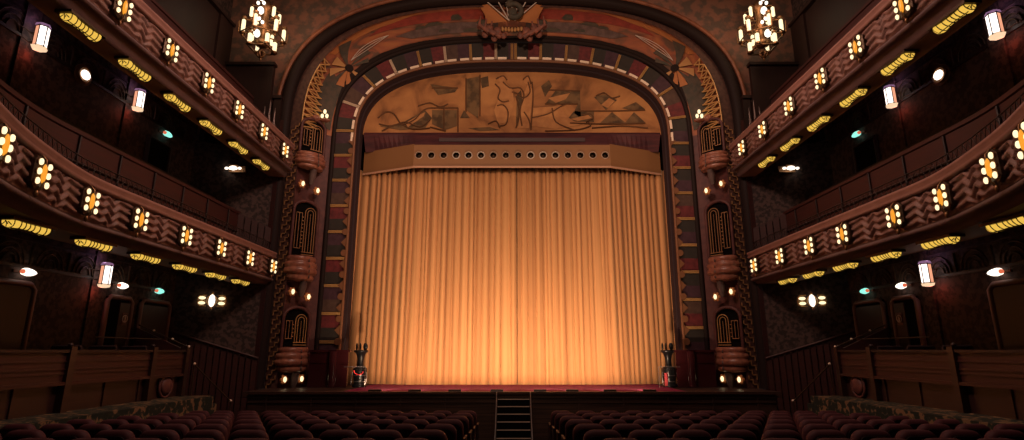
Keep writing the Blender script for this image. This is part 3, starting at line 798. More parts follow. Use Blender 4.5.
# ------------------------------------------------------------------ hall shell
mb = MB()
mb.add([(-14, 15.45, 0), (14, 15.45, 0), (14, 14, 0), (-14, 14, 0)], [(0, 1, 2, 3)], False)
mb.add([(-14, 14, 0), (14, 14, 0), (14, -3, .064*17), (-14, -3, .064*17)], [(0, 1, 2, 3)], False)
struct(mb.build('floor', M['floor']))
Wt = 16.5
for sgn, sn in SIDES:
    def fin(mb, name, m): return struct((mb.flip() if sgn > 0 else mb).build(name, m))
    # wall above the arch (spandrel): grid with arch cut by construction
    mb = MB(); O = arch(7.5, 4.66, 16.92)
    rings = []
    for p in O[14:47]:
        dx, dz_ = abs(p[0]), p[2] - ZS
        k = min(11.5 / max(dx, 1e-6), (Wt - ZS) / max(dz_, 1e-6))
        rings.append([p, (p[0] * k, 16.92, ZS + dz_ * k)])
    mb.loft(rings, False, False, False)
    mb.quad((-7.5, 16.92, 0), (-7.5, 16.92, 9.65), (-11.5, 16.92, 9.65), (-11.5, 16.92, 0))
    fin(mb, 'wall_proscenium_' + sn, M['walltop'])
    # side wall
    mb = MB(); mb.box(-9.8, -9.6, -3, 15.6, 0, 10.5); mb.box(-9.9, -9.8, -3, 17, 10.2, Wt)
    fin(mb, 'wall_' + sn, M['wallpaper'])
    # splayed end wall in both tiers
    mb = MB()
    mb.add([(-9.6, 15.6, 0), (-7.55, 16.75, 0), (-7.55, 16.75, 8.55), (-9.6, 15.6, 8.55)], [(0, 1, 2, 3)], False)
    fin(mb, 'wall_end_' + sn, M['wallpaper'])
    # dado boarding of the end wall (stepping down beside the stairs)
    def dz(t): return Vector((-9.6 + 2.05*t, 15.6 + 1.15*t, 0)) + Vector((.02, -.04, 0))
    mb = MB()
    for (b0, b1, t0, t1) in ((1.15, 2.75, 0, 1),):
        n_ = 14
        for k in range(n_):
            a, b = dz(k/n_ + .006), dz((k+1)/n_ - .006); za = 2.85 - .75*k/n_; zb_ = 2.85 - .75*(k+1)/n_
            f = Vector((.02, -.035, 0))
            q = [(a.x, a.y, 0), (b.x, b.y, 0), (b.x, b.y, zb_), (a.x, a.y, za)]
            q2 = [(x + f.x, y + f.y, z) for x, y, z in q]
            mb.add(q + q2, [(4,5,6,7), (0,1,5,4), (1,2,6,5), (2,3,7,6), (3,0,4,7)], False)
    a, b = dz(0), dz(1)
    mb.tube([(a.x+.03, a.y-.05, 2.87), (b.x+.03, b.y-.05, 2.12)], .04, 6)
    fin(mb, 'trim_dado_' + sn, M['wood_red'])
    mb = MB()
    for k in range(12):
        a, b = dz(k/12 + .006), dz((k+1)/12 - .006); za = 7.0 - .95*k/12; zb_ = 7.0 - .95*(k+1)/12
        q = [(a.x, a.y, 4.8), (b.x, b.y, 4.8), (b.x, b.y, zb_), (a.x, a.y, za)]; q2 = [(x + .02, y - .035, z) for x, y, z in q]
        mb.add(q + q2, [(4,5,6,7), (0,1,5,4), (1,2,6,5), (2,3,7,6), (3,0,4,7)], False)
    fin(mb, 'trim_upper_dado_' + sn, M['wood_red'])
    # post where the tiers meet the arch
    mb = MB(); mb.box(-7.72, -7.5, 16.7, 16.9, 0, 9.7); fin(mb, 'trim_post_' + sn, M['wood_red'])
    # frieze of fans under the soffit at ground level and upper level
    for (zf, nm) in ((3.98, 'frieze'), (8.35, 'upper_frieze')):
        mb = MB(); mb.mi = 0
        mb.box(-9.6, -9.56, 4, 15.55, zf - .06, zf); mb.box(-9.6, -9.57, 4, 15.55, zf + .48, zf + .52)
        y = 4.6; mb.mi = 1
        while y < 15.2:
            for r_ in (.34, .24, .14):
                mb.tube([(-9.585, y + r_*math.cos(a), zf + .03 + r_*1.15*math.sin(a)) for a in [PI*k/8 for k in range(9)]], .018, 4)
            mb.tube([(-9.585, y - .47, zf + .42), (-9.585, y - .47, zf + .02)], .03, 4)
            y += .95
        fin(mb, 'trim_%s_%s' % (nm, sn), [M['wood_dim'], M['bronze_dk']])
    # raised side floor
    mb = MB(); mb.box(-9.6, -7.5, -3, 14.3, 1.0, 1.25); mb.box(-7.5, -7.44, -3, 14.3, 0, 1.245)
    fin(mb, 'floor_side_' + sn, [M['carpet'], M['wood_dim']])
    # side stair slope down to the stalls
    mb = MB()
    for k in range(6): mb.box(-9.6, -7.45, 14.3 + .2*k, 14.5 + .2*k, 0, 1.25 - .2*(k+1))
    fin(mb, 'floor_stairs_' + sn, M['carpet'])
    # stair handrail
    t = thing('stair_handrail', 'slim brass handrail sloping down beside the %s box end' % sn, 'handrail', (sgn*7.9, 14.6, 0))
    mb = MB(); mb.tube([(-8.0, 14.25, 2.0), (-7.35, 15.0, 1.05)], .018, 6); (mb.flip() if sgn > 0 else mb).build('rail', M['bronze_dk'], t)
    mb = MB(); mb.tube([(-8.0, 14.25, 2.0), (-8.0, 14.25, 1.24)], .015, 6); mb.tube([(-7.35, 15.0, 1.05), (-7.35, 15.0, .02)], .015, 6)
    (mb.flip() if sgn > 0 else mb).build('post', M['bronze_dk'], t)
    mb = MB(); mb.ell((-8.0, 14.25, 2.02), .035, .035, .035, 8, 5); mb.ell((-7.35, 15.0, 1.07), .035, .035, .035, 8, 5)
    (mb.flip() if sgn > 0 else mb).build('knobs', M['bright'], t)
    # doors
    for n_, (y0, y1, zt_) in enumerate(((9.6, 10.95, 3.62), (13.0, 13.85, 3.6), (14.2, 15.4, 3.62))):
        num = n_ + 1 + (0 if sgn < 0 else 3)
        mb = MB(); mb.box(-9.6, -9.55, y0, y1, 1.25, zt_)
        if n_ == 1: mb.v = mb.v
        d = struct((mb.flip() if sgn > 0 else mb).build('door_%d' % num, M['dark'] if n_ else M['wood_dim']))
        mb = MB(); pts = [(-9.55, y0, 1.25), (-9.55, y0, zt_ - .1), (-9.55, y0 + .1, zt_), (-9.55, y1 - .1, zt_), (-9.55, y1, zt_ - .1), (-9.55, y1, 1.25)]
        mb.tube(pts, .06, 6); (mb.flip() if sgn > 0 else mb).build('door_frame', M['frame'], d)
        mb = MB(); yy = y0 + (.42 if n_ == 1 else .06)
        mb.box(-9.545, -9.52, yy, y1 - .08, 1.27, zt_ - .12); leaf = (mb.flip() if sgn > 0 else mb).build('door_leaf', M['wood_dim'] if n_ != 1 else M['wood'], d)
        if n_ < 2:
            mb = MB(); yc = y0 + (.35 if n_ == 0 else .62); mb.box(-9.515, -9.505, yc - .09, yc + .09, 2.95, 3.25)
            mb.v = [(x, y, z) for x, y, z in mb.v]; pl = (mb.flip() if sgn > 0 else mb).build('door_plaque', M['niche_wall'], leaf)
            mb = MB(); mb.ringtorus((-9.5, yc, 3.1), .085, .012, 'x', 12, 5); mb.box(-9.5, -9.49, yc - .02, yc + .02, 3.03, 3.15)
            mb.ell((-9.497, yc, 3.17), .008, .022, .022, 8, 4); (mb.flip() if sgn > 0 else mb).build('plaque_emblem', M['nosing'], leaf)
    # dark doorway on the balcony tier
    mb = MB(); mb.box(-9.6, -9.55, 13.5, 14.4, 5.6, 7.85); d = struct((mb.flip() if sgn > 0 else mb).build('door_%d' % (7 if sgn < 0 else 8), M['dark']))
    mb = MB(); mb.tube([(-9.55, 13.5, 5.6), (-9.55, 13.5, 7.85), (-9.55, 14.4, 7.85), (-9.55, 14.4, 5.6)], .05, 6); (mb.flip() if sgn > 0 else mb).build('door_frame', M['wood_dim'], d)
    # red light pilaster strips behind the lanterns
    mb = MB()
    for (y, a, b) in ((9.7, 5.0, 9.2), (12.67, 5.0, 9.2), (12.62, 1.15, 4.6)):
        mb.box(-9.6, -9.555, y - .17, y + .17, a, b)
    fin(mb, 'trim_pilasters_' + sn, M['wallpaper'])

# ------------------------------------------------------------------ balconies
def offset_plan(P, d):
    out = []
    for i in range(len(P)):
        a = Vector(P[max(i-1, 0)]); b = Vector(P[min(i+1, len(P)-1)]); t = (b - a).normalized()
        n = Vector((-t.y, t.x)) * -1     # right of travel
        out.append((P[i][0] + n.x * d, P[i][1] + n.y * d))
    return out
def dense(pts, step):
    out = []
    n = len(pts)
    for i in range(n - 1):
        p0, p1, p2, p3 = pts[max(i-1,0)], pts[i], pts[i+1], pts[min(i+2,n-1)]
        k = 24
        for s in range(k):
            t = s / k
            out.append(tuple(.5*((2*p1[j]) + (-p0[j]+p2[j])*t + (2*p0[j]-5*p1[j]+4*p2[j]-p3[j])*t*t + (-p0[j]+3*p1[j]-3*p2[j]+p3[j])*t**3) for j in (0, 1)))
    out.append(pts[-1])
    L = [0]
    for i in range(1, len(out)): L.append(L[-1] + math.dist(out[i], out[i-1]))
    m_ = int(L[-1] / step); res = []; j = 0
    for k in range(m_ + 1):
        t = L[-1] * k / m_
        while j < len(L) - 2 and L[j+1] < t: j += 1
        u = (t - L[j]) / (L[j+1] - L[j]); res.append((out[j][0] + (out[j+1][0]-out[j][0])*u, out[j][1] + (out[j+1][1]-out[j][1])*u))
    return res, L[-1] / m_
# plan runs from the arch (far) towards the camera, hall is to the left side's +x
LOW_L = [(16.45), (14.93), (13.4), (11.9), (10.35), (8.97), (7.45), (6.3)]
UP_L = [15.9, 14.43, 13.0, 11.56, 10.14, 8.68]
LOW_R = [16.2, 14.6, 13.1, 11.7, 10.05, 8.7, 7.2, 6.15]
UP_R = [15.71, 14.28, 12.78, 11.35, 10.0, 8.62]
low_plan = [(-7.38, 16.75), (-7.37, 14.5), (-7.37, 12.0), (-7.37, 10.5), (-7.32, 9.0), (-6.9, 7.5), (-6.4, 6.3), (-5.64, 4.95), (-4.6, 3.8)]
up_plan = [(-7.14, 16.75), (-7.14, 13.0), (-7.14, 10.0), (-7.1, 8.0), (-6.95, 6.5), (-6.5, 5.2)]
lampL = {}
def nearest_s(P, y): return min(range(len(P)), key=lambda i: abs(P[i][1] - y))
def relief(s, z, ls):
    # s: index distance to lamps along plan in metres, z: 0..1 height in the field
    k = max(range(len(ls)), key=lambda i: ls[i] if ls[i] <= s else -1e9)
    l0 = ls[k] if ls[k] <= s else ls[0] - 1.47
    nxt = [v for v in ls if v > s]; l1 = nxt[0] if nxt else l0 + 1.47
    w = max(l1 - l0, .5); t = (s - l0) / w
    # stepped zigzag: level, down, up, down, up, level
    pts = [(0, .0), (.2, .03), (.34, .1), (.45, -.15), (.56, .1), (.64, -.04), (.8, .02), (1, 0)]
    zz = 0
    for (a, va), (b, vb) in zip(pts, pts[1:]):
        if a <= t <= b: zz = va + (vb - va) * (t - a) / (b - a)
    ph = (z - zz) * 3.8 + .2
    f = ph - math.floor(ph)
    h = 1 - abs(2 * f - 1)
    h = min(1, max(0, h * 3.0 - 1.05))
    env = min(1, z / .1, (1 - z) / .06)
    bunch = min(1, abs(t) / .14, abs(1 - t) / .14)
    return h * .045 * max(env, 0) * (.35 + .65 * bunch)

def balcony(sgn, sn, plan_pts, lampys, zb, lvl, soff_d, z_soff, cap_label):
    P, step = dense(plan_pts, .03)
    n = len(P)
    S = [i * step for i in range(n)]
    ls = sorted(S[nearest_s(P, y)] for y in lampys)
    t = thing('balcony', cap_label, 'balcony', (sgn * 7.3, 12, z_soff))
    def off(d): return offset_plan(P, d)
    def sheet(name, prof, m, every=1, smooth=True, par=t):
        cols = [off(d) for d, z in prof]
        mb = MB(); mb.loft([[(cols[j][i][0], cols[j][i][1], prof[j][1]) for j in range(len(prof))] for i in list(range(0, n, every)) + ([n-1] if (n-1) % every else [])], False, False, smooth)
        if sgn > 0: mb.flip()
        return mb.build(name, m, par)
    # local offset d<0 : towards the hall (+x on the left)
    zt = zb + .3; z0 = zb - .27
    nn = 34; rings = []
    N0 = off(-1.0)
    for i in range(n):
        nx, ny = N0[i][0] - P[i][0], N0[i][1] - P[i][1]
        row = []
        for j in range(nn + 1):
            z = j / nn
            d = relief(S[i], z, ls) + .03 * math.sin(PI * z)
            row.append((P[i][0] + nx*d, P[i][1] + ny*d, z0 + (zt - z0) * z))
        rings.append(row)
    mb = MB(); mb.loft(rings, False, False, True)
    if sgn > 0: mb.flip()
    mb.build('zigzag_fascia', M['fascia'], t)
    sheet('rail_cap', [(.0, zt), (-.07, zt), (-.09, zt+.05), (-.06, zt+.1), (-.1, zt+.13), (-.09, zt+.19), (0, zt+.21), (.22, zt+.2), (.24, zt+.0)], M['cap'], 3)
    sheet('lower_roll', [(0, z0), (.02, z0-.02), (-.05, z0-.05), (-.06, z0-.1), (0, z0-.13), (.08, z0-.15), (.1, z_soff+.04), (.16, z_soff)], M['roll'], 3)
    sheet('soffit', [(.16, z_soff), (.2, z_soff+.015), (soff_d - .04, z_soff+.015), (soff_d, z_soff), (soff_d+.03, z_soff+.05)], M['soffit'], 3, False)
    # deck and recess ceiling behind
    return t, P, off, sheet, zt + .2
bal = {}
for sgn, sn in SIDES:
    t, P, off, sheet, ztop = balcony(sgn, sn, low_plan, LOW_L if sgn < 0 else LOW_R, 4.8, 'lower', .93, 4.3, 'lower %s balcony with rose zigzag front and lamp clusters' % sn)
    bal[(sgn, 'low')] = P
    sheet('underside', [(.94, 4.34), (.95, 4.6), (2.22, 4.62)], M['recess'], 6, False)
    sheet('deck', [(.24, 4.9), (.9, 4.92), (.92, 5.1), (2.22, 5.14)], M['floor'], 6, False)
    # lattice rail
    q = off(.12); mb = MB()
    i = 0
    for z in (ztop + .02, ztop + .3): mb.tube([(x, y, z) for x, y in q[::6]], .014, 4)
    while i + 5 < len(q):
        a, b = q[i], q[i+5]
        mb.tube([(a[0], a[1], ztop), (b[0], b[1], ztop + .3)], .007, 3); mb.tube([(a[0], a[1], ztop + .3), (b[0], b[1], ztop)], .007, 3); i += 5
    (mb.flip() if sgn > 0 else mb).build('lattice_rail', M['lattice'], t)
    o = sheet('back_parapet', [(.98, 4.95), (.98, 6.38), (.95, 6.4), (.95, 6.48), (1.08, 6.48), (1.08, 4.95)], M['wood_red'], 4, False)
    mb = MB(); q = off(.96)
    for k in range(0, len(q), 38): mb.tube([(q[k][0], q[k][1], 5.0), (q[k][0], q[k][1], 6.38)], .03, 4)
    mb.tube([(x, y, 5.85) for x, y in q[::4]], .03, 4)
    (mb.flip() if sgn > 0 else mb).build('parapet_mouldings', M['wood_dim'], t)
    o = sheet('rear_parapet', [(1.6, 5.0), (1.6, 6.85), (1.72, 6.85), (1.72, 5.0)], M['wood_dim'], 6, False)
    # upper
    t, P, off, sheet, ztop = balcony(sgn, sn, up_plan, UP_L if sgn < 0 else UP_R, 8.35, 'upper', .6, 7.74, 'upper %s balcony with rose zigzag front and lamp clusters' % sn)
    bal[(sgn, 'up')] = P
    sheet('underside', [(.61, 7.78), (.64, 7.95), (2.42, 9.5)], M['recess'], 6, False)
    sheet('front_parapet', [(.24, 8.7), (.55, 8.75), (.55, 9.38), (.53, 9.4), (.53, 9.46), (.66, 9.46)], M['wood_red'], 6, False)
    sheet('back_parapet', [(.66, 9.3), (1.25, 9.5), (1.25, 10.24), (1.22, 10.26), (1.22, 10.34), (1.4, 10.34), (2.4, 10.45)], M['wood_red'], 6, False)
    mb = MB(); q = off(1.24)
    mb.tube([(x, y, 9.95) for x, y in q[::6]], .03, 4); q = off(.54); mb.tube([(x, y, 9.12) for x, y in q[::6]], .025, 4)
    (mb.flip() if sgn > 0 else mb).build('parapet_mouldings', M['wood_dim'], t)
    # stepped end boxes by the arch
    e = thing('balcony_end_box', 'tall stepped dark wood box end above the %s upper balcony' % sn, 'box front', (sgn*8.6, 16.5, 8.7))
    mb = MB(); mb.box(-9.45, -7.85, 16.35, 16.5, 8.6, 11.5); mb.box(-9.5, -7.8, 16.28, 16.52, 11.48, 11.58)
    (mb.flip() if sgn > 0 else mb).build('front_panel', M['wood_dim'], e)
    mb = MB(); mb.box(-9.58, -9.42, 15.7, 16.5, 8.6, 13.0); mb.box(-9.58, -9.36, 13.2, 16.52, 12.98, 13.08); mb.box(-9.58, -9.5, 9, 15.7, 10.6, 12.98)
    (mb.flip() if sgn > 0 else mb).build('tall_side_panel', M['wood_dim'], e)
    mb = MB(); mb.box(-7.84, -7.6, 16.6, 16.75, 8.6, 10.45); mb.box(-7.95, -7.58, 16.55, 16.76, 10.42, 10.52)
    (mb.flip() if sgn > 0 else mb).build('narrow_panel', M['wood_dim'], e)
    # spikes
    s_ = thing('spike_ornament', 'three slim pale spikes standing at the arch end of the %s upper balcony' % sn, 'ornament', (sgn*7.75, 16.1, 8.85))
    for k, (x, h) in enumerate(((-7.86, 1.15), (-7.7, 1.35), (-7.53, 1.1))):
        mb = MB()
        for dx in (-.045, .045):
            mb.tube([(x + dx, 16.1, 8.75), (x, 16.1, 8.75 + h)], [.02, .006], 5)
        (mb.flip() if sgn > 0 else mb).build('spike', M['spike'], s_)

# ------------------------------------------------------------------ fascia lamp clusters (local: +X towards the hall)
def make_cluster():
    t = thing('lamp_cluster', '', 'lamp', (0, 0, 0))
    mb = MB(); pts = [(-.09,-.24),(.09,-.24),(.2,-.16),(.2,.16),(.1,.24),(-.1,.24),(-.2,.16),(-.2,-.16)]
    mb.loft([[(0, y, z) for y, z in pts], [(.05, y, z) for y, z in pts], [(.075, y*.8, z*.8) for y, z in pts]], True, True, False)
    mb.mi = 1; mb.tube([(.04, 0, .27), (.1, 0, .2), (.11, 0, .1)], .014, 5); mb.tube([(.04, 0, -.27), (.1, 0, -.2), (.11, 0, -.1)], .014, 5)
    for s in (-1, 1):
        for z in (-.14, 0, .14): mb.cyl((.06, s*.14, z), .045, .05, 10, 'x')
    mb.ell((.05, 0, -.3), .035, .03, .06, 6, 4)
    mb.build('back_plate', [M['bronze_dk'], M['bronze']], t, False)
    mb = MB(); mb.ell((.1, 0, 0), .032, .042, .15, 10, 8); mb.build('amber_lens', M['amber'], t, False)
    for s in (-1, 1):
        for z in (-.14, 0, .14):
            mb = MB(); mb.ell((.1, s*.14, z), .03, .033, .05, 10, 6); mb.build('bulb', M['bulb'], t, False)
    return t
cl = None
for sgn, sn in SIDES:
    for lv, ys, zb in (('low', LOW_L if sgn < 0 else LOW_R, 4.82), ('up', UP_L if sgn < 0 else UP_R, 8.35)):
        P = bal[(sgn, lv)]
        for k, y in enumerate(ys):
            i = nearest_s(P, y); a, b = P[max(i-3,0)], P[min(i+3,len(P)-1)]
            tx, ty = b[0]-a[0], b[1]-a[1]; nx, ny = -ty, tx      # towards hall on left (travel is -y)
            l = math.hypot(nx, ny); nx, ny = nx/l, ny/l
            if nx < 0: nx, ny = -nx, -ny
            x, yy = P[i][0] + nx*.06, P[i][1] + ny*.06
            ang = math.atan2(ny, nx)
            if sgn > 0: x = -x; ang = PI - ang
            lab = 'white and amber lamp cluster on %s %s balcony front, %s from the arch' % ('lower' if lv == 'low' else 'upper', sn, ORD[k])
            g = 'lamp clusters on the balcony fronts'
            if cl is None: cl = make_cluster(); cl['label'] = lab; cl['group'] = g; cl.location = (x, yy, zb); cl.rotation_euler.z = ang
            else: dup(cl, (x, yy, zb), ang, lab)

# ------------------------------------------------------------------ soffit lamps (hang under, local along Y)
def make_soffit():
    t = thing('soffit_lamp', '', 'lamp', (0,0,0))
    mb = MB(); rings = []
    L = .36
    prof = [(-.345,.075),(-.335,.1),(-.28,.115),(-.24,.1),(-.16,.085),(-.08,.08),(0,.08),(.08,.08),(.16,.085),(.24,.1),(.28,.115),(.335,.1),(.345,.075)]
    for y, r_ in prof: rings.append([(r_*math.cos(a), y, -.05 - r_*.95*math.sin(a)) for a in [PI*k/8 for k in range(9)]])
    mb.loft(rings, False, False, True)
    for e in (0, -1): mb.add(rings[e], [tuple(range(9))], False)
    mb.build('yellow_glass', M['yellow'], t, False)
    mb = MB()
    for y in (-.33,-.23,-.13,-.04,.04,.13,.23,.33):
        r_ = .118 if .2 < abs(y) < .3 else .1 if abs(y) > .12 else .088; mb.tube([(r_*math.cos(a), y + .03*math.sin(a), -.05 - r_*math.sin(a)) for a in [PI*k/8 for k in range(9)]], .0095, 4)
    mb.tube([(0, -.38, -.06), (.03, -.3, -.155), (.04, 0, -.155), (.03, .3, -.155), (0, .38, -.06)], .009, 4)
    for e in (-1, 1):
        for a in (PI*.25, PI*.5, PI*.75): mb.tube([(.03*math.cos(a), e*.352, -.05 - .03*math.sin(a)), (.11*math.cos(a), e*.35, -.05 - .1*math.sin(a))], .008, 4)
    mb.build('black_ribs', M['lattice'], t, False)
    mb = MB(); mb.box(-.14, .14, -.4, .4, -.05, 0); mb.build('ceiling_plate', M['bronze_dk'], t, False)
    return t
sl = None
SL = [(7.66, 4.3, [15.3, 13.97, 12.6, 11.2, 9.7, 8.2], 'lower'), (7.38, 7.74, [15.15, 13.78, 12.4, 11.02, 9.58, 8.12], 'upper')]
for sgn, sn in SIDES:
    for x, z, ys, lv in SL:
        for k, y in enumerate(ys):
            y += .12 if sgn < 0 else -.12
            lab = 'yellow ribbed glass lamp under the %s %s balcony, %s from the arch' % (lv, sn, ORD[k])
            loc = (sgn * (x - (.1 if k == 5 else .03 if k == 4 else 0)), y, z)
            if sl is None: sl = make_soffit(); sl['label'] = lab; sl['group'] = 'ribbed lamps under the balconies'; sl.location = loc
            else: dup(sl, loc, PI if sgn > 0 else 0, lab)

# ------------------------------------------------------------------ wall lanterns (hex cylinder on brackets, local +X to the hall)
def make_lantern():
    t = thing('wall_lantern', '', 'lantern', (0,0,0))
    hexa = [(.115*math.cos(PI*k/3 - .28), .115*math.sin(PI*k/3 - .28)) for k in range(6)]
    mb = MB()
    for k in range(6):
        a, b = hexa[k], hexa[(k+1) % 6]; mb.mi = 1 if k == 4 else 0
        mb.quad((a[0], a[1], -.21), (b[0], b[1], -.21), (b[0], b[1], .21), (a[0], a[1], .21))
    mb.build('white_glass', [M['lantern'], M['lantern_side']], t, False)
    mb = MB()
    for x, y in hexa: mb.tube([(x*1.03, y*1.03, -.23), (x*1.03, y*1.03, .23)], .012, 4)
    for z in (-.215, .215): mb.tube([(x*1.05, y*1.05, z) for x, y in hexa] + [(hexa[0][0]*1.05, hexa[0][1]*1.05, z)], .014, 4)
    for z in (-.1, .1):
        mb.tube([(-.14, 0, z), (-.25, 0, z)], .012, 5)
        mb.tube([(-.235, -.3, z), (-.22, -.15, z+.02), (-.235, 0, z), (-.22, .15, z+.02), (-.235, .3, z)], .01, 4)
    mb.build('iron_cage', M['bronze_dk'], t, False)
    mb = MB(); mb.lathe([(.14, -.22), (.12, -.27), (.05, -.29)], (0,0,0), 6); mb.build('base_glass', M['lantern_base'], t, False)
    mb = MB(); mb.lathe([(.14, .22), (.12, .27), (.05, .29)], (0,0,0), 6); mb.build('top_glass', M['lantern_violet'], t, False)
    return t
ln = None; GLOW = []
for sgn, sn in SIDES:
    for (y, z, lab) in ((9.7 if sgn < 0 else 9.4, 8.38 if sgn < 0 else 8.46, 'white hexagonal wall lantern above the lower %s balcony, nearer the camera' % sn), (12.6 if sgn < 0 else 12.4, 8.43, 'white hexagonal wall lantern above the lower %s balcony, nearer the arch' % sn),
                        (12.5 if sgn < 0 else 12.25, 4.03, 'white hexagonal wall lantern by the doorways under the lower %s balcony' % sn)):
        loc = (sgn*9.32, y, z)
        GLOW.append(loc)
        if ln is None: ln = make_lantern(); ln['label'] = lab; ln['group'] = 'hexagonal wall lanterns'; ln.location = loc
        else:
            q = dup(ln, loc, 0, lab)
            if sgn > 0: q.scale = (-1, 1, 1)

# spindle wall lamps over doors + exit lights
def make_spindle(m1, name):
    t = thing(name, '', 'lamp', (0,0,0))
    mb = MB(); rings = []
    for y, r_ in ((-.12,.085),(-.02,.1),(.1,.085),(.2,.05),(.26,.012)): rings.append([(r_*math.cos(2*PI*k/8), y, r_*math.sin(2*PI*k/8)) for k in range(8)])
    mb.loft(rings, True, True, True); mb.build('glass', m1, t, False)
    mb = MB(); rings = []
    for y, r_ in ((-.2,.02),(-.17,.05),(-.125,.06)): rings.append([(r_*math.cos(2*PI*k/8), y, r_*math.sin(2*PI*k/8)) for k in range(8)])
    mb.loft(rings, True, True, True); mb.build('orange_end', M['lantern_red'], t, False)
    mb = MB(); mb.box(-.15, -.1, -.28, .28, -.03, .03); mb.cyl((-.08, -.1, 0), .025, .1, 8, 'x'); mb.cyl((-.08, .1, 0), .025, .1, 8, 'x')
    mb.tube([(0, .24, 0), (-.02, .34, 0)], .01, 4); mb.build('bracket', M['bronze_dk'], t, False)
    t.scale = (.8, .8, .8)
    return t
sp = ex = None
for sgn, sn in SIDES:
    for (y, z, lab) in ((10.66, 3.84, 'small white spindle lamp over the nearest %s doorway' % sn), (13.33, 3.88, 'small white spindle lamp over the middle %s doorway' % sn)):
        loc = (sgn*9.485, y, z)
        if sp is None: sp = make_spindle(M['bulb_hot'], 'spindle_lamp'); sp['label'] = lab; sp['group'] = 'spindle lamps over doorways'; sp.location = loc
        else:
            q = dup(sp, loc, 0, lab)
            if sgn > 0: q.scale = (-.8, .8, .8)
    for (y, z, lab) in ((14.75, 3.9, 'green exit lamp with orange end under the lower %s balcony' % sn), (14.1, 8.14, 'green exit lamp with orange end above the lower %s balcony' % sn)):
        loc = (sgn*9.485, y, z)
        if ex is None: ex = make_spindle(M['green_glass'], 'exit_lamp'); ex['label'] = lab; ex['group'] = 'green exit lamps'; ex.location = loc
        else:
            q = dup(ex, loc, 0, lab)
            if sgn > 0: q.scale = (-.8, .8, .8)
    # round wall light, upper tier
    t = thing('round_wall_light', 'small round white wall light under the upper %s balcony' % sn, 'lamp', (sgn*9.55, 11.11, 8.3))
    mb = MB(); mb.ell((-9.5, 11.11, 8.32), .05, .13, .11, 12, 6); (mb.flip() if sgn > 0 else mb).build('bulb', M['bulb_hot'], t)
    mb = MB(); mb.ringtorus((-9.52, 11.11, 8.32), .17, .022, 'x', 16, 6); mb.cyl((-9.56, 11.11, 8.32), .24, .04, 16, 'x'); (mb.flip() if sgn > 0 else mb).build('reflector', M['bronze'], t)
    # pendant light in the balcony tier
    t = thing('bracket_light', 'white oval light with side tips high on the end wall above lower %s balcony' % sn, 'lamp', (sgn*8.62, 16.05, 7.86))
    cx, cy, cz = -8.58, 16.0, 7.8
    mb = MB(); mb.ell((cx, cy, cz), .13, .1, .075, 12, 6); mb.ell((cx-.2, cy, cz), .06, .05, .04, 8, 5); mb.ell((cx+.2, cy, cz), .06, .05, .04, 8, 5)
    (mb.flip() if sgn > 0 else mb).build('bulbs', M['bulb_hot'], t)
    mb = MB(); mb.box(cx-.34, cx+.34, cy+.08, cy+.12, cz-.1, cz+.1); mb.tube([(cx-.34, cy, cz-.06), (cx, cy-.09, cz-.09), (cx+.34, cy, cz-.06)], .014, 5); mb.box(cx-.12, cx+.12, cy-.02, cy+.4, cz+.09, cz+.13)
    (mb.flip() if sgn > 0 else mb).build('frame', M['bronze'], t)
    # lattice light on the ground floor end wall: faces the audience
    t = thing('panel_light', 'white five-lobed wall light on the end wall under lower %s balcony' % sn, 'lamp', (sgn*8.72, 16.0, 3.76))
    c = Vector((-8.72, 16.0, 3.75)); u = Vector((2.05, 1.15, 0)).normalized(); nn = Vector((u.y, -u.x, 0))
    def loc_mb(mb):
        mb.v = [tuple(c + u*x*.84 + nn*(-y) + Vector((0,0,z*.95))) for x, y, z in mb.v]
        return mb.flip() if sgn > 0 else mb
    mb = MB(); mb.ell((0, -.05, 0), .1, .05, .19, 12, 7)
    loc_mb(mb).build('centre_globe', M['bulb_hot'], t)
    for sx in (-1, 1):
        mb = MB()
        for sz in (-1, 1): mb.ell((sx*.3, -.04, sz*.075), .11, .035, .05, 10, 5)
        loc_mb(mb).build('side_bulbs', M['bulb'], t)
    mb = MB()
    mb.ringtorus((0, -.03, 0), .16, .018, 'y', 16, 5)
    for sx in (-1, 1):
        pts = [(sx*.17, -.03, .17), (sx*.36, -.03, .17), (sx*.43, -.03, .1), (sx*.43, -.03, -.1), (sx*.36, -.03, -.17), (sx*.17, -.03, -.17)]
        mb.tube(pts, .024, 5); mb.tube([(sx*.17, -.03, 0), (sx*.43, -.03, 0)], .012, 5)
    mb.ell((0, -.02, .24), .04, .03, .05, 6, 4); mb.ell((0, -.02, -.24), .04, .03, .05, 6, 4)
    loc_mb(mb).build('gilded_frame', M['gold'], t)

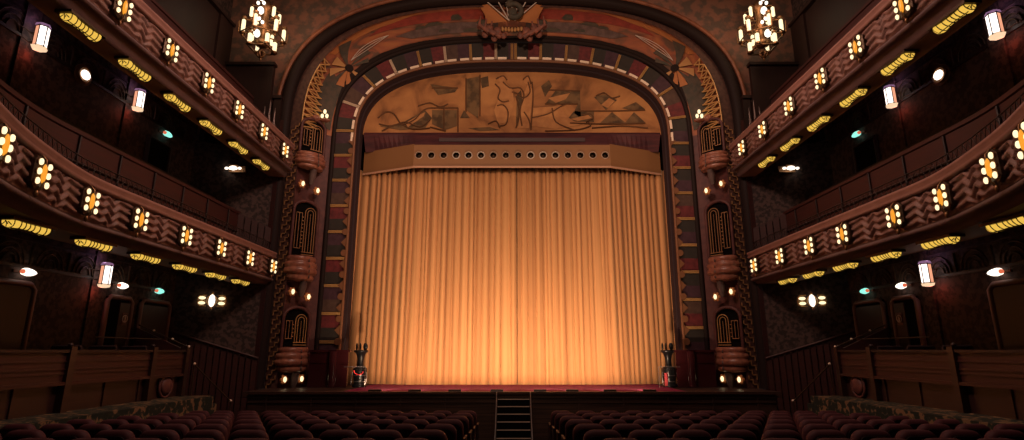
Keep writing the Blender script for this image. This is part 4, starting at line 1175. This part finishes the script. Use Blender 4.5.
# ------------------------------------------------------------------ chandeliers
def make_chandelier():
    t = thing('chandelier', '', 'chandelier', (0,0,0))
    mb = MB(); mb.tube([(0,0,.9),(0,0,3.6)], .02, 6); mb.build('chain_rod', M['bronze_dk'], t, False)
    mb = MB()
    mb.lathe([(.05,-.55),(.16,-.52),(.2,-.4),(.12,-.3),(.1,.0),(.18,.1),(.1,.25),(.1,.6),(.2,.7),(.1,.9),(.03,1.0)], (0,0,0), 8)
    for k in range(6):
        a = PI*k/3 + PI/6; x, y = math.cos(a), math.sin(a)
        mb.tube([(.1*x,.1*y,-.2),(.5*x,.5*y,-.22),(.56*x,.56*y,-.1)], .02, 5); mb.tube([(.1*x,.1*y,.25),(.5*x,.5*y,.2)], .018, 5)
        mb.cyl((.52*x,.52*y,-.24), .08, .05, 8); mb.cyl((.52*x,.52*y,.24), .08, .05, 8)
        mb.tube([(.62*x,.62*y,-.25),(.64*x,.64*y,.1)], .015, 5); mb.ell((.52*x,.52*y,-.31), .04,.04,.07,6,4)
        mb.cyl((.36*x,.36*y,.24), .07, .04, 8); mb.tube([(.1*x,.1*y,.75),(.36*x,.36*y,.72)], .018, 5)
    for k in range(4):
        a = PI*k/2 + PI/4; x, y = .34*math.cos(a), .34*math.sin(a)
        mb.tube([(0,0,-.5),(x,y,-.58)], .02, 5); mb.cyl((x,y,-.58), .09, .05, 8); mb.cyl((x,y,-.2), .07, .04, 8)
    hx = [(.6*math.cos(PI*k/3+PI/6), .6*math.sin(PI*k/3+PI/6), -.24) for k in range(7)]; mb.tube(hx, .022, 5)
    sq = [(.38*math.cos(PI*k/2+PI/4), .38*math.sin(PI*k/2+PI/4), -.62) for k in range(5)]; mb.tube(sq, .03, 5)
    mb.build('bronze_frame', M['bronze'], t, False)
    mb = MB(); mb.ringtorus((0,0,-.78), .1, .03, 'y', 14, 6); mb.ringtorus((0,0,-.78), .1, .03, 'x', 14, 6); mb.ell((0,0,-.93), .03,.03,.06,6,4); mb.build('pendant_ring', M['bronze'], t, False)
    for k in range(6):
        a = PI*k/3 + PI/6; x, y = .52*math.cos(a), .52*math.sin(a)
        mb = MB(); mb.lathe([(.02,-.2),(.048,-.18),(.052,0),(.048,.16),(.02,.19)], (x,y,0), 10); mb.build('glass_tube', M['bulb'], t, False)
    for k in (0, 2, 3, 5):
        a = PI*k/3 + PI/6; x, y = .36*math.cos(a), .36*math.sin(a)
        mb = MB(); mb.lathe([(.02,-.16),(.045,-.14),(.045,.13),(.02,.16)], (x,y,.5), 10); mb.build('glass_tube', M['bulb'], t, False)
    for k in range(4):
        a = PI*k/2 + PI/4; x, y = .34*math.cos(a), .34*math.sin(a)
        mb = MB(); mb.lathe([(.02,-.17),(.055,-.15),(.055,.12),(.02,.15)], (x,y,-.39), 10); mb.build('glass_tube', M['bulb'], t, False)
    for z, y in ((-.33,-.36),(.45,-.3)):
        mb = MB(); mb.ell((0,y,z), .085,.085,.12,10,7); mb.build('globe', M['bulb_hot'], t, False)
    for (x, z) in ((-.1,.05),(.1,.05),(0,.17),(-.08,.68),(.08,.68),(0,.8)):
        mb = MB(); mb.ell((x,-.33,z), .045,.045,.055,8,5); mb.build('small_bulb', M['bulb_hot'], t, False)
    return t
ch = make_chandelier(); ch.scale = (1.15, 1.15, 1.1); ch['label'] = 'bronze chandelier of glowing glass tubes hanging left of the arch'; ch.location = (-8.03, 15.8, 12.42); ch['group'] = 'chandeliers flanking the arch'
dup(ch, (8.05, 15.8, 12.42), 0, 'bronze chandelier of glowing glass tubes hanging right of the arch')

# ------------------------------------------------------------------ boxes at stalls level
for sgn, sn in SIDES:
    t = thing('stalls_box', 'long mahogany box front beside the %s stalls seats' % sn, 'box front', (sgn*8.2, 10, 1.25))
    F = lambda mb: mb.flip() if sgn > 0 else mb
    mb = MB(); mb.box(-8.3, -8.2, 3.0, 14.2, 1.78, 2.33)
    for z in (2.14, 2.0, 1.92): mb.box(-8.2, -8.18, 3, 14.2, z, z + .025)
    F(mb).build('front_panel', M['wood_red'], t)
    mb = MB(); mb.box(-8.36, -8.15, 3.0, 14.24, 2.31, 2.36); F(mb).build('top_rail', M['wood_dim'], t)
    mb = MB(); mb.box(-8.3, -8.14, 3.0, 14.22, 1.73, 1.79); F(mb).build('bottom_ledge', M['wood_red'], t)
    mb = MB(); mb.box(-8.36, -8.27, 3.0, 14.1, 1.25, 1.74)
    for y in [4.2 + 1.05*i for i in range(10)]: mb.box(-8.27, -8.24, y, y + .08, 1.25, 1.73)
    F(mb).build('plinth', M['wood'], t)
    for y in (10.45, 12.85, 14.15):
        mb = MB(); mb.box(-8.3, -8.13, y - .07, y + .07, 1.25, 2.42); mb.ell((-8.22, y, 2.45), .05, .05, .04, 8, 5); F(mb).build('pilaster', M['wood'], t)
    # sloping end panel rising to the back
    mb = MB(); q = [(-8.2, 1.25), (-9.55, 1.25), (-9.55, 2.92), (-8.2, 2.34)]
    mb.add([(x, 14.14, z) for x, z in q] + [(x, 14.22, z) for x, z in q], [(0,1,2,3),(7,6,5,4),(0,4,5,1),(1,5,6,2),(2,6,7,3),(3,7,4,0)], False); F(mb).build('end_panel', M['wood_red'], t)
    mb = MB(); mb.tube([(-8.16, 14.18, 2.42), (-9.55, 14.18, 3.0)], .02, 6); mb.tube([(-8.8, 11.8, 2.62), (-8.8, 14.1, 2.62)], .015, 5); F(mb).build('brass_rail', M['bronze_dk'], t)
    mb = MB()
    for x, z in ((-8.16, 2.44), (-8.6, 2.63), (-9.1, 2.84)): mb.ell((x, 14.18, z), .03, .03, .03, 8, 5)
    F(mb).build('brass_knobs', M['bright'], t)
    # dim rows inside the box
    mb = MB()
    for y in (6.0, 7.1, 8.2, 9.3, 11.2, 12.2, 13.2):
        mb.box(-9.2, -8.6, y, y + .06, 1.25, 2.42); mb.tube([(-8.62, y + .03, 2.42), (-9.18, y + .03, 2.42)], .04, 6)
    F(mb).build('seat_backs', M['velvet_dk'], t)
    # oval carved ornament at the foot of the box end
    mb = MB(); mb.ell((-8.2, 13.55, 1.52), .06, .22, .19, 14, 7); mb.ringtorus((-8.22, 13.55, 1.52), .25, .03, 'x', 16, 5); F(mb).build('oval_ornament', M['niche_wall'], t)

# ------------------------------------------------------------------ theatre seats (face +Y, backs towards the camera)
def rr_rect(w, z0, z1, r, n=5, y=0):
    pts = [(-w, z0), (w, z0)]
    for k in range(n + 1): a = PI/2*k/n; pts.append((w - r + r*math.cos(a), z1 - r + r*math.sin(a)))
    for k in range(n + 1): a = PI/2 + PI/2*k/n; pts.append((-w + r + r*math.cos(a), z1 - r + r*math.sin(a)))
    return [(x, y, z) for x, z in pts]
def make_seat():
    t = thing('theatre_seat', '', 'seat', (0,0,0))
    mb = MB()
    def ring(s, y, lean=0): return [(x*s, y + .05 - (z-.4)*.12, .35 + (z-.35)*(s if z > .5 else 1)) for x, _, z in rr_rect(.245, .35, .95, .13)]
    mb.loft([ring(.9, -.075), ring(.97, -.065), ring(1.0, -.03), ring(1.0, .03), ring(.95, .06), ring(.85, .07)], True, True, True); b = mb.build('backrest', M['velvet'], t, False)
    mb = MB(); q = [(x*.82, -.04 - (z-.4)*.12, .37 + (z-.35)*.86) for x, _, z in rr_rect(.245, .35, .95, .1)]
    q2 = [(x, y - .012, z) for x, y, z in q]
    mb.loft([q, q2], True, True, False); mb.build('back_panel', M['velvet_dk'], b, False)
    mb = MB(); mb.loft([[(x, y, z) for x, y in ((-.23,.06),(.23,.06),(.23,.5),(-.23,.5))] for z in (.36,.46)], True, True, False); mb.ell((0,.45,.41), .22,.07,.06,10,5); mb.build('seat_cushion', M['velvet'], t, False)
    for s in (-1, 1):
        mb = MB(); mb.box(s*.26-.015, s*.26+.015, -.02, .42, .0, .6); mb.build('side_frame', M['seat_frame'], t, False)
        mb = MB(); mb.box(s*.26-.019, s*.26+.019, -.03, .44, .6, .645); mb.build('armrest', M['seat_frame'], t, False)
    return t
rows = [13.3, 12.1, 10.9, 9.7, 8.5, 7.3, 6.1]
seat0 = None
for sgn, sn in SIDES:
    for r_, y in enumerate(rows):
        z = .064 * (14 - y)
        for k in range(12):
            x = .04 + sgn * (.82 + .275 + .56 * k)
            if abs(x) > 7.35: continue
            if abs(x) - .3 > .98 * (y * .973 + 1.3 * .0) + .4: continue
            yy = y - .012 * (x/4)**2 * 4 * 0
            lab = 'burgundy theatre seat, %s row from the stage, %s %s of the centre steps' % (ORD[r_], ORD[k], sn)
            if seat0 is None: seat0 = make_seat(); seat0['label'] = lab; seat0['group'] = 'burgundy stalls seats'; seat0.location = (x, yy, z)
            else: dup(seat0, (x, yy, z), 0, lab)

# ------------------------------------------------------------------ lights
def area(name, loc, target, sx, sy, power, col, spread=180):
    l = bpy.data.lights.new(name, 'AREA'); l.shape = 'RECTANGLE'; l.size = sx; l.size_y = sy; l.energy = power; l.color = col; l.spread = math.radians(spread)
    o = bpy.data.objects.new(name, l); COL.objects.link(o); o.location = loc
    o.rotation_euler = (Vector(target) - Vector(loc)).to_track_quat('-Z', 'Y').to_euler(); return o
def spot(name, loc, target, power, col, ang, blend=.6, rad=.1):
    l = bpy.data.lights.new(name, 'SPOT'); l.energy = power; l.color = col; l.spot_size = math.radians(ang); l.spot_blend = blend; l.shadow_soft_size = rad
    o = bpy.data.objects.new(name, l); COL.objects.link(o); o.location = loc
    o.rotation_euler = (Vector(target) - Vector(loc)).to_track_quat('-Z', 'Y').to_euler(); return o
WARM = (1, .67, .42)
for i, x in enumerate(FX):
    spot('footlight_beam', (x, 15.68, 1.36), (x * .9, 18.6, 3.4), 215, WARM, 120, .7, .05)
spot('front_fill_spot', (0, 1.0, 9.5), (0, 18.6, 2.6), 1000, (1, .68, .42), 36, 1.0, .4)  # added fill to even out the curtain, no fixture behind it
spot('front_fill_wide', (0, 2.0, 11.5), (0, 17.5, 10.8), 3300, (1, .62, .41), 60, .6, .5)  # added fill that lifts the arch and cove, no fixture behind it
for sgn in (-1, 1):
    area('balcony_fill', (sgn*-1.0, 10.5, 13.5), (sgn*8.5, 11.0, 6.0), 5, 2, 300, (1, .62, .48), 110)  # added fill on the balcony fronts, in place of bounce from the curtain
area('overhead_fill', (0, 8.5, 16.2), (0, 9.5, 0), 8, 6, 150, (1, .62, .45))  # unseen area light added overhead for the dim house light
for sgn in (-1, 1):
    area('chandelier_glow', (sgn*7.6, 14.6, 12.6), (sgn*7.6, 16.9, 12.2), .9, .9, 22, (1, .62, .36))
for (x, y, z) in GLOW:
    for nm, dz_, e, c in (('lantern_red_glow', -.36, 1.5, (1, .12, .07)), ('lantern_violet_glow', .36, 1.0, (.75, .4, .75))):
        l = bpy.data.lights.new(nm, 'POINT'); l.energy = e; l.color = c; l.shadow_soft_size = .05
        o = bpy.data.objects.new(nm, l); COL.objects.link(o); o.location = (x + (-.1 if x < 0 else .1), y, z + dz_)
w = bpy.data.worlds.new('world'); scene.world = w; w.use_nodes = True
w.node_tree.nodes['Background'].inputs['Color'].default_value = (.9, .6, .5, 1); w.node_tree.nodes['Background'].inputs['Strength'].default_value = .012
